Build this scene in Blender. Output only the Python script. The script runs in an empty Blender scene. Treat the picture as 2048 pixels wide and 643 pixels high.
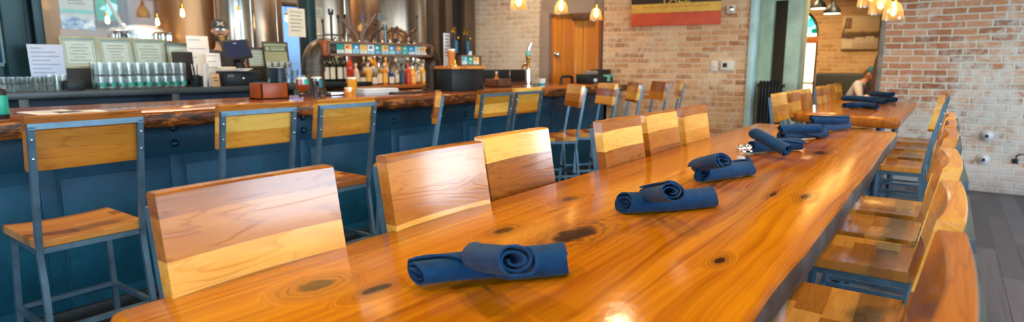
import bpy, bmesh, math, random
from mathutils import Vector, Matrix, noise as mnoise
random.seed(7)
C = bpy.context.scene.collection
PI = math.pi
# ------------------------------------------------------------------ survey of the camera (2048x643)
FPX = 1170.0; EYE = Vector((0, 0, 1.31)); HY = 130.0; VX = 1900.0
PITCH = math.atan((321.5 - HY) / FPX); YAW = math.atan((VX - 1024) / math.hypot(FPX, 321.5 - HY))
FW = Vector((-math.sin(YAW) * math.cos(PITCH), math.cos(YAW) * math.cos(PITCH), -math.sin(PITCH)))
RT = Vector((math.cos(YAW), math.sin(YAW), 0)); UP = RT.cross(FW)
def ray(px, py): return FW * FPX + RT * (px - 1024) - UP * (py - 321.5)
def PX(px, py, X): d = ray(px, py); return EYE + d * (X / d.x)
def PY(px, py, Y): d = ray(px, py); return EYE + d * (Y / d.y)
def PZ(px, py, Z): d = ray(px, py); return EYE + d * ((Z - EYE.z) / d.z)
# end wall with the sign runs slightly off square
EW0 = Vector((-2.0, 7.9, 0)); EWA = math.radians(10); EWU = Vector((math.cos(EWA), math.sin(EWA), 0)); EWN = Vector((math.sin(EWA), -math.cos(EWA), 0))
def PW(px, py, off=0.0):
    d = ray(px, py); p0 = EW0 + EWN * off
    return EYE + d * ((p0 - EYE).dot(EWN) / d.dot(EWN))
# ------------------------------------------------------------------ mesh helpers
def rotm(rx=0, ry=0, rz=0): return Matrix.Rotation(rz, 4, 'Z') @ Matrix.Rotation(ry, 4, 'Y') @ Matrix.Rotation(rx, 4, 'X')
class MB:
    def __init__(s): s.bm = bmesh.new()
    def add(s, bm2, M=None):
        if M is not None: bmesh.ops.transform(bm2, matrix=M, verts=bm2.verts)
        me = bpy.data.meshes.new('tmp'); bm2.to_mesh(me); bm2.free(); s.bm.from_mesh(me); bpy.data.meshes.remove(me); return s
    def box(s, c, size, bev=0.0, rot=None, seg=2):
        b = bmesh.new(); bmesh.ops.create_cube(b, size=1)
        bmesh.ops.transform(b, matrix=Matrix.Diagonal((size[0], size[1], size[2], 1)), verts=b.verts)
        if bev: bmesh.ops.bevel(b, geom=list(b.edges), offset=min(bev, min(size) * .45), segments=seg, profile=.5, affect='EDGES')
        return s.add(b, Matrix.Translation(c) @ (rot or Matrix()))
    def bb(s, lo, hi, bev=0.0): return s.box([(a + b) / 2 for a, b in zip(lo, hi)], [abs(b - a) for a, b in zip(lo, hi)], bev)
    def tube(s, pts, r, n=8, square=False, radii=None, closed=False):
        pts = [Vector(p) for p in pts]; bm = s.bm; rings = []; N = len(pts)
        ref = None
        for i, p in enumerate(pts):
            if closed: a, b = pts[i - 1], pts[(i + 1) % N]
            else: a, b = pts[max(i - 1, 0)], pts[min(i + 1, N - 1)]
            d1 = (p - a).normalized() if (p - a).length > 1e-9 else (b - p).normalized()
            d2 = (b - p).normalized() if (b - p).length > 1e-9 else d1
            t = (d1 + d2)
            t = t.normalized() if t.length > 1e-6 else d1
            k = 1 / max(.35, t.dot(d1))
            if ref is None:
                ref = Vector((0, 0, 1)) if abs(t.z) < .8 else Vector((1, 0, 0))
            u = (ref - t * ref.dot(t)).normalized(); v = t.cross(u); ref = u
            rr = radii[i] if radii else r; ring = []
            bendn = (d2 - d1); bn = bendn.normalized() if bendn.length > 1e-6 else None
            m = 4 if square else n
            for j in range(m):
                a_ = 2 * PI * (j + (.5 if square else 0)) / m; R = rr * (1.41421 if square else 1)
                o = u * math.cos(a_) * R + v * math.sin(a_) * R
                if bn is not None: o += bn * o.dot(bn) * (k - 1)
                ring.append(bm.verts.new(p + o))
            rings.append(ring)
        m = len(rings[0])
        for i in range(N if closed else N - 1):
            A, B = rings[i], rings[(i + 1) % N]
            for j in range(m): bm.faces.new((A[j], A[(j + 1) % m], B[(j + 1) % m], B[j]))
        if not closed: bm.faces.new(rings[0][::-1]); bm.faces.new(rings[-1])
        return s
    def lathe(s, prof, n=20, M=None, cap=True):
        b = bmesh.new(); rings = []
        for r, z in prof: rings.append([b.verts.new((r * math.cos(2 * PI * j / n), r * math.sin(2 * PI * j / n), z)) for j in range(n)])
        for A, B in zip(rings, rings[1:]):
            for j in range(n): b.faces.new((A[j], A[(j + 1) % n], B[(j + 1) % n], B[j]))
        if cap: b.faces.new(rings[0][::-1]); b.faces.new(rings[-1])
        return s.add(b, M)
    def cyl(s, p0, p1, r, n=16, r2=None): return s.tube([p0, p1], r, n, radii=[r, r if r2 is None else r2])
    def sphere(s, c, r, u=14, v=10, sc=(1, 1, 1), rot=None):
        b = bmesh.new(); bmesh.ops.create_uvsphere(b, u_segments=u, v_segments=v, radius=r)
        return s.add(b, Matrix.Translation(c) @ (rot or Matrix()) @ Matrix.Diagonal((sc[0], sc[1], sc[2], 1)))
    def prism(s, poly, z0, z1, M=None):
        b = bmesh.new(); A = [b.verts.new((x, y, z0)) for x, y in poly]; B = [b.verts.new((x, y, z1)) for x, y in poly]
        n = len(poly); b.faces.new(A[::-1]); b.faces.new(B)
        for j in range(n): b.faces.new((A[j], A[(j + 1) % n], B[(j + 1) % n], B[j]))
        return s.add(b, M)
    def loft(s, rings, M=None):
        b = bmesh.new(); V = [[b.verts.new(p) for p in r] for r in rings]; n = len(V[0])
        b.faces.new(V[0][::-1]); b.faces.new(V[-1])
        for A, B in zip(V, V[1:]):
            for j in range(n): b.faces.new((A[j], A[(j + 1) % n], B[(j + 1) % n], B[j]))
        return s.add(b, M)
    def grid(s, f, nu, nv, M=None, thick=0):
        b = bmesh.new(); V = [[b.verts.new(f(i / nu, j / nv)) for j in range(nv + 1)] for i in range(nu + 1)]
        for i in range(nu):
            for j in range(nv): b.faces.new((V[i][j], V[i + 1][j], V[i + 1][j + 1], V[i][j + 1]))
        if thick:
            bmesh.ops.recalc_face_normals(b, faces=b.faces)
            bmesh.ops.solidify(b, geom=list(b.faces), thickness=thick)
        return s.add(b, M)
    def text(s, body, size, M, depth=.002, align='CENTER'):
        cu = bpy.data.curves.new('t', 'FONT'); cu.body = body; cu.size = size; cu.extrude = depth; cu.align_x = align; cu.align_y = 'CENTER'; cu.resolution_u = 3
        o = bpy.data.objects.new('t', cu); C.objects.link(o)
        dg = bpy.context.evaluated_depsgraph_get(); me = bpy.data.meshes.new_from_object(o.evaluated_get(dg))
        b = bmesh.new(); b.from_mesh(me); bpy.data.objects.remove(o); bpy.data.curves.remove(cu); bpy.data.meshes.remove(me)
        return s.add(b, M)
    def build(s, name, mat, parent=None, smooth=True, ang=38, loc=None):
        bm = s.bm; bmesh.ops.recalc_face_normals(bm, faces=bm.faces)
        me = bpy.data.meshes.new(name)
        if smooth:
            a = math.radians(ang)
            for f in bm.faces: f.smooth = True
            for e in bm.edges:
                if len(e.link_faces) != 2 or e.calc_face_angle(0) > a: e.smooth = False
        bm.to_mesh(me); bm.free(); me.materials.append(mat)
        o = bpy.data.objects.new(name, me); C.objects.link(o)
        if parent: o.parent = parent
        if loc is not None: o.location = loc
        return o
def tag(o, label=None, cat=None, group=None, kind=None):
    if label: o['label'] = label
    if cat: o['category'] = cat
    if group: o['group'] = group
    if kind: o['kind'] = kind
    return o
def thing(name, label, cat, loc=(0, 0, 0), rz=0, group=None):
    o = bpy.data.objects.new(name, None); C.objects.link(o); o.location = loc; o.rotation_euler = (0, 0, rz); o.empty_display_size = .1
    return tag(o, label, cat, group)
def struct(name, mb, mat, parent=None, smooth=True):
    o = mb.build(name, mat, parent, smooth)
    if not parent: o['kind'] = 'structure'
    return o
KIDS = {}
def kids(o): return [c for c in bpy.data.objects if c.parent == o]
def dup(root, loc, rz=None, label=None, group=None):
    def cp(o, par):
        c = o.copy(); C.objects.link(c)
        if par: c.parent = par
        for k in kids(o): cp(k, c)
        return c
    r = cp(root, None); r.location = loc
    if rz is not None: r.rotation_euler = (0, 0, rz)
    if label: r['label'] = label
    if group: r['group'] = group
    return r
# ------------------------------------------------------------------ materials
def lin(r, g, b, a=1.0):
    f = lambda c: (c / 255) / 12.92 if c / 255 <= .04045 else ((c / 255 + .055) / 1.055) ** 2.4
    return (f(r), f(g), f(b), a)
class NT:
    def __init__(s, name):
        s.m = bpy.data.materials.new(name); s.m.use_nodes = True; s.t = s.m.node_tree; s.N = s.t.nodes; s.L = s.t.links
        s.b = s.N['Principled BSDF']; s.out = s.N['Material Output']
    def n(s, typ, **kw):
        x = s.N.new(typ)
        for k, v in kw.items(): setattr(x, k, v)
        return x
    def put(s, sock, v):
        if isinstance(v, bpy.types.NodeSocket): s.L.new(v, sock)
        elif v is not None: sock.default_value = v
    def math(s, op, a, b=None, clamp=False):
        x = s.n('ShaderNodeMath', operation=op, use_clamp=clamp); s.put(x.inputs[0], a)
        if b is not None: s.put(x.inputs[1], b)
        return x.outputs[0]
    def obj(s):
        if not hasattr(s, '_tc'): s._tc = s.n('ShaderNodeTexCoord')
        return s._tc.outputs['Object']
    def xyz(s):
        if not hasattr(s, '_x'): s._x = s.n('ShaderNodeSeparateXYZ'); s.L.new(s.obj(), s._x.inputs[0])
        return s._x.outputs
    def comb(s, x, y, z):
        c = s.n('ShaderNodeCombineXYZ')
        for i, v in enumerate((x, y, z)): s.put(c.inputs[i], v)
        return c.outputs[0]
    def scale(s, vec, v):
        x = s.n('ShaderNodeVectorMath', operation='MULTIPLY'); s.put(x.inputs[0], vec); x.inputs[1].default_value = v; return x.outputs[0]
    def addv(s, a, b):
        x = s.n('ShaderNodeVectorMath', operation='ADD'); s.put(x.inputs[0], a); s.put(x.inputs[1], b); return x.outputs[0]
    def noise(s, vec, sc, det=3, rough=.55, dist=0, col=False):
        x = s.n('ShaderNodeTexNoise'); s.put(x.inputs['Vector'], vec); x.inputs['Scale'].default_value = sc
        x.inputs['Detail'].default_value = det; x.inputs['Roughness'].default_value = rough; x.inputs['Distortion'].default_value = dist
        return x.outputs['Color' if col else 'Fac']
    def white(s, vec=None, w=None):
        x = s.n('ShaderNodeTexWhiteNoise', noise_dimensions='1D' if vec is None else '3D')
        if vec is None: s.put(x.inputs['W'], w)
        else: s.put(x.inputs['Vector'], vec)
        return x.outputs['Value']
    def ramp(s, fac, stops):
        x = s.n('ShaderNodeValToRGB'); e = x.color_ramp.elements
        while len(e) < len(stops): e.new(.5)
        for i, (p, c) in enumerate(stops):
            e[i].position = p; e[i].color = c if len(c) == 4 else (*c, 1)
        s.put(x.inputs[0], fac); return x.outputs['Color']
    def ramp1(s, fac, a, b):
        x = s.n('ShaderNodeMapRange'); x.interpolation_type = 'SMOOTHSTEP'; s.put(x.inputs['Value'], fac); x.inputs['From Min'].default_value = a; x.inputs['From Max'].default_value = b
        return x.outputs[0]
    def mix(s, fac, a, b, mode='MIX'):
        x = s.n('ShaderNodeMix', data_type='RGBA', blend_type=mode); s.put(x.inputs[0], fac); s.put(x.inputs[6], a); s.put(x.inputs[7], b); return x.outputs[2]
    def bump(s, h, strength=.3, dist=.01):
        x = s.n('ShaderNodeBump'); s.put(x.inputs['Height'], h); x.inputs['Strength'].default_value = strength; x.inputs['Distance'].default_value = dist
        s.L.new(x.outputs[0], s.b.inputs['Normal']); return x
    def set(s, **kw):
        for k, v in kw.items(): s.put(s.b.inputs[k.replace('_', ' ')], v)
        return s.m
    def rnd(s): return s.n('ShaderNodeObjectInfo').outputs['Random']
MATS = {}
def plain(name, col, rough=.5, metal=0.0, var=.12, vs=9, bump=0, **kw):
    if name in MATS: return MATS[name]
    t = NT(name); nz = t.noise(t.obj(), vs, 4)
    c2 = tuple(min(1, c * (1 + var * 2)) for c in col[:3]) + (1,); c1 = tuple(c * (1 - var * 2) for c in col[:3]) + (1,)
    col_ = t.ramp(nz, [(.3, c1), (.7, c2)])
    rr = t.math('ADD', t.math('MULTIPLY', nz, .12), rough - .06)
    t.set(Base_Color=col_, Roughness=rr, Metallic=metal, **kw)
    if bump: t.bump(t.noise(t.obj(), vs * 8, 3), bump, .004)
    MATS[name] = t.m; return t.m
def glow(name, col, strength):
    t = NT(name); t.set(Base_Color=col, Emission_Color=col, Emission_Strength=strength); return t.m
def glass(name, tint=(1, 1, 1, 1), lo=.04, hi=.55, rough=.04, blend=.35):
    t = NT(name); tr = t.n('ShaderNodeBsdfTransparent'); tr.inputs[0].default_value = tint
    gl = t.n('ShaderNodeBsdfGlossy'); gl.inputs['Roughness'].default_value = rough
    lw = t.n('ShaderNodeLayerWeight'); lw.inputs[0].default_value = blend
    f = t.n('ShaderNodeMapRange'); t.L.new(lw.outputs['Facing'], f.inputs[0]); f.inputs['To Min'].default_value = lo; f.inputs['To Max'].default_value = hi
    mx = t.n('ShaderNodeMixShader'); t.L.new(f.outputs[0], mx.inputs[0]); t.L.new(tr.outputs[0], mx.inputs[1]); t.L.new(gl.outputs[0], mx.inputs[2])
    t.L.new(mx.outputs[0], t.out.inputs[0]); t.N.remove(t.b); return t.m
def slab_wood(name, knots, stops, plank=.21, rough=.13, coat=.0):
    """long varnished planks along local y with growth rings closing round given knots"""
    t = NT(name); x, y, z = t.xyz()
    pid = t.math('FLOOR', t.math('DIVIDE', t.math('ADD', x, 5.0), plank)); pr = t.white(w=pid)
    wob = t.math('MULTIPLY', t.math('SUBTRACT', t.noise(t.comb(t.math('MULTIPLY', x, 2.5), t.math('ADD', t.math('MULTIPLY', y, .9), t.math('MULTIPLY', pr, 37)), z), 1.5, 3), .5), .10)
    g = t.math('ADD', x, wob); kmask = None; dark = None
    for kx, ky, rx, ry in knots:
        dx = t.math('DIVIDE', t.math('SUBTRACT', x, kx), rx); dy = t.math('DIVIDE', t.math('SUBTRACT', y, ky), ry)
        d = t.math('SQRT', t.math('ADD', t.math('MULTIPLY', dx, dx), t.math('MULTIPLY', dy, dy)))
        d = t.math('ADD', d, t.math('MULTIPLY', t.math('SUBTRACT', t.noise(t.obj(), 30, 3), .5), .8))
        m = t.ramp1(d, 2.6, .9); g = mixf(t, m, g, t.math('MULTIPLY', d, .016))
        k = t.math('MULTIPLY', t.ramp1(d, 1.0, .55), .95); rg = t.ramp1(t.math('ABSOLUTE', t.math('SUBTRACT', t.math('FRACT', t.math('MULTIPLY', d, 2.6)), .5)), .22, .42); h = t.math('MULTIPLY', t.math('MULTIPLY', t.ramp1(d, 2.3, .9), t.math('ADD', .25, t.math('MULTIPLY', rg, .6))), .62)
        k = t.math('MAXIMUM', k, h)
        dark = k if dark is None else t.math('MAXIMUM', dark, k)
    ys = t.math('MULTIPLY', y, .55)
    fine = t.noise(t.comb(t.math('MULTIPLY', g, 62), t.math('ADD', ys, t.math('MULTIPLY', pr, 11)), t.math('MULTIPLY', z, 10)), 1.0, 4, .6)
    wide = t.noise(t.comb(t.math('MULTIPLY', g, 15), t.math('ADD', ys, t.math('MULTIPLY', pr, 7)), 0), 1.0, 3)
    f = t.math('ADD', t.math('MULTIPLY', fine, .5), t.math('MULTIPLY', wide, .42)); f = t.math('ADD', f, t.math('MULTIPLY', t.math('SUBTRACT', pr, .5), .10))
    streak = t.math('MAXIMUM', t.ramp1(t.noise(t.comb(t.math('MULTIPLY', g, 26), t.math('MULTIPLY', y, 1.3), t.math('MULTIPLY', pr, 9)), 1.0, 5, .65), .60, .72), t.math('MULTIPLY', t.ramp1(t.noise(t.comb(t.math('MULTIPLY', g, 170), t.math('MULTIPLY', y, 2.6), pr), 1.0, 4, .7), .56, .72), .45))
    col = t.ramp(f, stops); col = t.mix(t.math('MULTIPLY', streak, .55), col, (stops[0][1][0] * .45, stops[0][1][1] * .4, stops[0][1][2] * .4, 1))
    if dark is not None: col = t.mix(t.math('MULTIPLY', dark, 1.0), col, lin(34, 12, 3))
    seam = t.math('FRACT', t.math('DIVIDE', t.math('ADD', x, 5.0), plank)); seam = t.ramp1(t.math('ABSOLUTE', t.math('SUBTRACT', seam, .5)), .4935, .498)
    col = t.mix(t.math('MULTIPLY', seam, .5), col, lin(60, 28, 8))
    t.set(Base_Color=col, Roughness=t.math('ADD', rough, t.math('MULTIPLY', fine, .06)), Coat_Weight=coat, Coat_Roughness=.09, Specular_IOR_Level=.33)
    t.bump(t.math('ADD', t.math('MULTIPLY', fine, .25), t.noise(t.scale(t.obj(), (1, .8, 1)), 38, 3)), .12, .004)
    return t.m
def mixf(t, fac, a, b):
    x = t.n('ShaderNodeMix', data_type='FLOAT'); t.put(x.inputs[0], fac); t.put(x.inputs[2], a); t.put(x.inputs[3], b); return x.outputs[0]
def strip_wood(name, axis, width, grain, stops, rough=.22, coat=.5, seed=0.0, other=None):
    """laminated strips: each strip has its own tone; axis = index across strips, grain = index along"""
    t = NT(name); c = t.xyz(); r = t.rnd()
    off = t.math('MULTIPLY', r, 13.7)
    pid = t.math('FLOOR', t.math('ADD', t.math('DIVIDE', c[axis], width), t.math('MULTIPLY', r, 3.0)))
    pr = t.white(w=t.math('ADD', t.math('MULTIPLY', pid, 1.37), t.math('ADD', off, seed)))
    if other is not None:
        sh = t.math('FLOOR', t.math('ADD', t.math('DIVIDE', c[grain], other), t.math('MULTIPLY', pr, 5)))
        pr = t.white(vec=t.comb(sh, pid, off))
    sc = [28, 28, 28]; sc[grain] = 3.0
    v = t.addv(t.scale(t.obj(), sc), t.comb(off, t.math('MULTIPLY', pr, 40), off))
    g = t.noise(v, 1.0, 5, .6, .9)
    big = t.noise(t.addv(t.scale(t.obj(), [s * .3 for s in sc]), t.comb(t.math('MULTIPLY', pr, 17), off, 0)), 1.3, 3, .5, 1.2)
    ring = t.math('FRACT', t.math('MULTIPLY', big, 9)); ring = t.ramp1(ring, .0, .35)
    f = t.math('ADD', t.math('MULTIPLY', pr, .66), t.math('MULTIPLY', g, .30)); f = t.math('ADD', f, t.math('MULTIPLY', ring, .10)); f = t.math('SUBTRACT', f, .04)
    col = t.ramp(f, stops)
    t.set(Base_Color=col, Roughness=t.math('ADD', rough, t.math('MULTIPLY', g, .08)), Coat_Weight=coat, Coat_Roughness=.12)
    t.bump(t.math('ADD', t.math('MULTIPLY', ring, .6), g), .10, .003)
    return t.m
def brick(name, cols, mortar, wash, washamt, ax=(0, 2), rough=.85, low=None):
    t = NT(name); c = t.xyz()
    nz = t.noise(t.obj(), 5, 3, col=True)
    wob = t.n('ShaderNodeVectorMath', operation='SCALE'); t.L.new(nz, wob.inputs[0]); wob.inputs[3].default_value = .026
    v = t.addv(t.comb(c[ax[0]], c[ax[1]], 0), wob.outputs[0])
    br = t.n('ShaderNodeTexBrick', offset=.5, squash=1.0); t.L.new(v, br.inputs['Vector'])
    br.inputs['Scale'].default_value = 1; br.inputs['Brick Width'].default_value = .215; br.inputs['Row Height'].default_value = .071
    br.inputs['Mortar Size'].default_value = .0085; br.inputs['Mortar Smooth'].default_value = .35; br.inputs['Bias'].default_value = 0
    br.inputs['Color1'].default_value = (0, 0, 0, 1); br.inputs['Color2'].default_value = (1, 1, 1, 1); br.inputs['Mortar'].default_value = (.5, .5, .5, 1)
    sep = t.n('ShaderNodeSeparateColor'); t.L.new(br.outputs['Color'], sep.inputs[0])
    f = t.math('ADD', t.math('MULTIPLY', sep.outputs[0], .65), t.math('MULTIPLY', t.noise(t.obj(), 30, 4), .35))
    col = t.ramp(f, [(i / (len(cols) - 1) * .8 + .1, cc) for i, cc in enumerate(cols)])
    col = t.mix(br.outputs['Fac'], col, mortar)
    n1 = t.noise(t.obj(), 1.6, 5, .65); n2 = t.noise(t.obj(), 14, 4, .7)
    w = t.math('ADD', t.math('MULTIPLY', n1, .55), t.math('MULTIPLY', n2, .45))
    if low: # wash whitened towards the foot of the wall, painting in the window light
        w = t.math('ADD', w, t.math('MULTIPLY', t.ramp1(c[2], low[0], low[1]), low[2]))
    wm = t.ramp1(w, .62 - washamt * .3, .72 - washamt * .12)
    col = t.mix(t.math('MULTIPLY', wm, .8), col, wash)
    sp = t.ramp1(t.noise(t.scale(t.obj(), (1, 1, 2.6)), 7, 4, .7), .66, .76); col = t.mix(t.math('MULTIPLY', sp, .55), col, lin(98, 78, 64))
    t.set(Base_Color=col, Roughness=rough, Specular_IOR_Level=.25)
    h = t.math('ADD', t.math('MULTIPLY', t.math('SUBTRACT', 1.0, br.outputs['Fac']), 1.0), t.math('MULTIPLY', n2, .6))
    t.bump(h, .55, .012); return t.m
AMBER = [(.24, lin(92, 42, 0)), (.38, lin(154, 86, 0)), (.56, lin(192, 122, 2)), (.8, lin(214, 150, 16))]
BAROAK = [(.18, lin(70, 32, 8)), (.42, lin(128, 66, 18)), (.6, lin(165, 92, 30)), (.8, lin(190, 120, 50))]
STOOLW = [(.10, lin(108, 54, 8)), (.35, lin(162, 94, 20)), (.6, lin(202, 134, 40)), (.88, lin(234, 182, 86))]
M = {}
M['stool_back'] = strip_wood('laminated_backrest_wood', 2, .072, 1, STOOLW, rough=.2, coat=.45, seed=2.0)
SEATW = [(.05, lin(110, 60, 18)), (.4, lin(156, 98, 34)), (.65, lin(184, 122, 46)), (.95, lin(208, 152, 72))]
M['stool_seat'] = strip_wood('laminated_seat_wood', 0, .075, 1, SEATW, rough=.16, coat=.3, other=.26)
M['steel_blue'] = plain('raw_blued_steel', lin(88, 116, 134), .34, .55, .12, 14)
M['steel_dark'] = plain('dark_steel', lin(42, 50, 54), .45, .6, .15, 8)
M['black'] = plain('black_matte', lin(24, 25, 27), .55, 0, .1)
M['chrome'] = plain('polished_chrome', (.8, .8, .82, 1), .12, 1, .03)
M['brass'] = plain('brass', lin(214, 160, 62), .22, 1, .05)
M['iron_pipe'] = plain('waxed_iron_pipe', lin(78, 68, 58), .42, .7, .2, 6)
M['white_paper'] = plain('white_paper', lin(226, 228, 228), .7, 0, .03)
M['blue_paper'] = plain('pale_blue_sheet', lin(172, 192, 222), .4, 0, .03)
M['ink'] = plain('printing_ink', lin(132, 140, 150), .7, 0, .05)
M['clear'] = glass('clear_drinking_glass', (.97, .99, .98, 1), .12, .85, .06)
M['pane'] = glass('window_glass', (.97, .98, .98, 1), .004, .16, .02)
M['shade'] = glass('pendant_glass', (1, .86, .58, 1), .06, .6, .05)
def amber_shade():
    m = M['shade']; t = m.node_tree; o = t.nodes['Material Output']; s = o.inputs[0].links[0].from_socket
    tl = t.nodes.new('ShaderNodeBsdfTranslucent'); tl.inputs[0].default_value = (1, .72, .36, 1); mx = t.nodes.new('ShaderNodeMixShader'); mx.inputs[0].default_value = .22
    t.links.new(s, mx.inputs[1]); t.links.new(tl.outputs[0], mx.inputs[2]); t.links.new(mx.outputs[0], o.inputs[0])
amber_shade()
M['navy'] = None
def cloth():
    t = NT('navy_napkin_cloth'); w = t.n('ShaderNodeTexWave'); t.L.new(t.scale(t.obj(), (1, 1, 1)), w.inputs[0]); w.inputs['Scale'].default_value = 260; w.inputs['Distortion'].default_value = 1.5
    n = t.noise(t.obj(), 40, 4)
    t.set(Base_Color=t.ramp(n, [(.3, lin(0, 40, 74)), (.7, lin(0, 60, 104))]), Roughness=.85, Sheen_Weight=.08, Sheen_Roughness=.5, Specular_IOR_Level=.2)
    t.bump(t.math('ADD', t.math('MULTIPLY', w.outputs['Fac'], .3), t.noise(t.obj(), 130, 3)), .25, .002); return t.m
M['navy'] = cloth()
# ================================================================== THE ROOM
XL, XR, YB, YF, ZC = -6.0, 4.0, -3.0, 7.8, 3.5
def floor_mat():
    t = NT('dark_floor_boards'); c = t.xyz()
    pid = t.math('FLOOR', t.math('DIVIDE', c[0], .13)); pr = t.white(w=pid)
    sh = t.math('FLOOR', t.math('ADD', t.math('DIVIDE', c[1], 1.9), t.math('MULTIPLY', pr, 7))); p2 = t.white(vec=t.comb(pid, sh, 0))
    g = t.noise(t.comb(t.math('MULTIPLY', c[0], 45), t.math('MULTIPLY', c[1], 2.2), p2), 1, 5, .65)
    f = t.math('ADD', t.math('MULTIPLY', p2, .5), t.math('MULTIPLY', g, .5))
    col = t.ramp(f, [(.2, lin(34, 34, 42)), (.5, lin(58, 58, 68)), (.85, lin(92, 92, 104))])
    e = t.math('ABSOLUTE', t.math('SUBTRACT', t.math('FRACT', t.math('DIVIDE', c[0], .13)), .5)); col = t.mix(t.ramp1(e, .475, .495), col, lin(24, 18, 16))
    t.set(Base_Color=col, Roughness=t.math('ADD', .28, t.math('MULTIPLY', g, .2))); t.bump(g, .15, .003); return t.m
fl = struct('floor', MB().bb((-9.8, YB - .2, -.12), (XR + .2, 13.0, 0)), floor_mat())
M['ceil'] = plain('dark_plaster_ceiling', lin(120, 104, 90), .9, 0, .05)
struct('ceiling', MB().bb((-9.8, YB - .2, ZC), (XR + .2, 13.0, ZC + .1)), M['ceil'])
TEALDK = plain('dark_teal_painted_steel', lin(24, 58, 66), .4, .3, .14, 5)
M['tealdk'] = TEALDK
M['plaster'] = plain('warm_grey_plaster', lin(150, 130, 116), .85, 0, .06, 3)
M['teal'] = plain('pale_teal_paint', lin(200, 224, 198), .55, 0, .10, 4, bump=.1)
M['teal2'] = plain('sea_green_paint', lin(184, 212, 184), .6, 0, .12, 4)
B_SIGN = brick('old_tan_brick', [lin(150, 92, 56), lin(192, 134, 90), lin(212, 160, 112), lin(226, 184, 136)], lin(214, 188, 156), lin(226, 206, 178), .62)
B_WHITE = brick('limewashed_brick', [lin(150, 100, 68), lin(176, 130, 96), lin(196, 160, 126)], lin(214, 198, 174), lin(224, 212, 192), 1.05)
B_RIGHT = brick('whitewashed_red_brick', [lin(124, 80, 54), lin(172, 116, 80), lin(190, 138, 102), lin(204, 162, 128)], lin(200, 198, 180), lin(208, 208, 200), .46, low=(1.7, .3, .12))
B_FAR = brick('buff_brick', [lin(186, 142, 92), lin(208, 166, 112), lin(222, 184, 130)], lin(214, 182, 136), lin(226, 196, 150), .3)
# --- window wall on the left, facing the brewery
yw0, yw1 = 1.62, 7.02
struct('wall_left', MB().bb((XL - .12, YB, 0), (XL, yw0 - .2, ZC)).bb((XL - .12, yw0 - .2, 0), (XL, 7.2, 1.10)).bb((XL - .12, yw0 - .2, 3.0), (XL, 7.2, ZC)), TEALDK)
wf = MB()
for (a, b, d) in ((yw0 - .24, yw0 - .09, .10), (yw0 - .03, yw0 + .04, .05)): wf.bb((XL - .13, a, 1.08), (XL + d, b, 3.02), .012)
wf.bb((XL - .10, yw0 - .12, 1.08), (XL - .05, yw0 - .02, 3.0))
ym = PX(618, 40, XL).y; wf.bb((XL - .12, ym - .055, 1.08), (XL + .06, ym + .055, 3.02), .008)
ye = PX(868, 40, XL).y
M['brown_steel'] = plain('brown_painted_steel', lin(96, 78, 62), .5, .3, .08)
win = struct('window_1', wf, TEALDK)
fr2 = MB().bb((XL - .12, ye - .04, 1.08), (XL + .05, ye + .05, 3.02), .008).bb((XL - .12, ye + .2, 1.08), (XL + .05, ye + .34, 3.02), .008).bb((XL - .12, 6.86, 1.08), (XL + .05, 7.1, 3.02), .008)
fr2.build('window_frame', M['brown_steel'], win)
MB().bb((XL - .1, ye + .34, 1.1), (XL - .04, 6.86, 3.0)).build('window_panel', M['black'], win)
MB().bb((XL - .06, yw0, 1.1), (XL - .05, ye, 3.0)).build('window_pane', M['pane'], win)
# --- brewery beyond the glass
M['brew'] = plain('brewery_plaster', lin(170, 148, 128), .8, 0, .06, 2)
def hole_wall(axis, pos, th, lo, hi, holes, zt):
    """wall slab with rectangular openings; axis 'x' -> plane x=pos, spans y"""
    mb = MB(); hs = sorted(holes); cur = lo
    def bx(a, b, z0, z1):
        if b - a < 1e-4 or z1 - z0 < 1e-4: return
        if axis == 'x': mb.bb((pos, a, z0), (pos + th, b, z1))
        else: mb.bb((a, pos, z0), (b, pos + th, z1))
    for a, b, z0, z1 in hs:
        bx(cur, a, 0, zt); bx(a, b, 0, z0); bx(a, b, z1, zt); cur = b
    bx(cur, hi, 0, zt); return mb
bwA = (PX(184, 20, -9.65).y, PX(240, 20, -9.65).y, PX(207, 43, -9.65).z, 3.1); bwB = (PX(546, 40, -9.65).y, PX(614, 40, -9.65).y, .9, PX(580, 12, -9.65).z)
struct('wall_brewery', hole_wall('x', -9.7, .12, -1.2, 9.2, [bwA, bwB], ZC), M['brew'])
struct('wall_brewery_end', MB().bb((-9.7, 9.1, 0), (XL - .12, 9.2, ZC)), M['brew'])
struct('wall_brewery_near', MB().bb((-9.7, -1.3, 0), (XL - .12, -1.2, ZC)), M['brew'])
def stained():
    t = NT('stained_glass'); v = t.n('ShaderNodeTexVoronoi'); t.L.new(t.obj(), v.inputs[0]); v.inputs['Scale'].default_value = 9
    sep = t.n('ShaderNodeSeparateColor'); t.L.new(v.outputs['Color'], sep.inputs[0])
    tr = t.n('ShaderNodeBsdfTransparent'); t.L.new(t.ramp(sep.outputs[0], [(.2, (.0, .30, .22, 1)), (.5, (.0, .46, .32, 1)), (.62, (.08, .42, .6, 1)), (.9, (.5, .75, .85, 1))]), tr.inputs[0])
    gl = t.n('ShaderNodeBsdfGlossy'); gl.inputs['Roughness'].default_value = .2; mx = t.n('ShaderNodeMixShader'); mx.inputs[0].default_value = .05
    t.L.new(tr.outputs[0], mx.inputs[1]); t.L.new(gl.outputs[0], mx.inputs[2]); t.L.new(mx.outputs[0], t.out.inputs[0]); t.N.remove(t.b); return t.m
M['stained'] = stained()
M['bluepane'] = glass('blue_tinted_glass', (.38, .54, .84, 1), .03, .3, .1)
M['casing'] = plain('brown_wood_casing', lin(92, 56, 34), .5, 0, .1)
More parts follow.
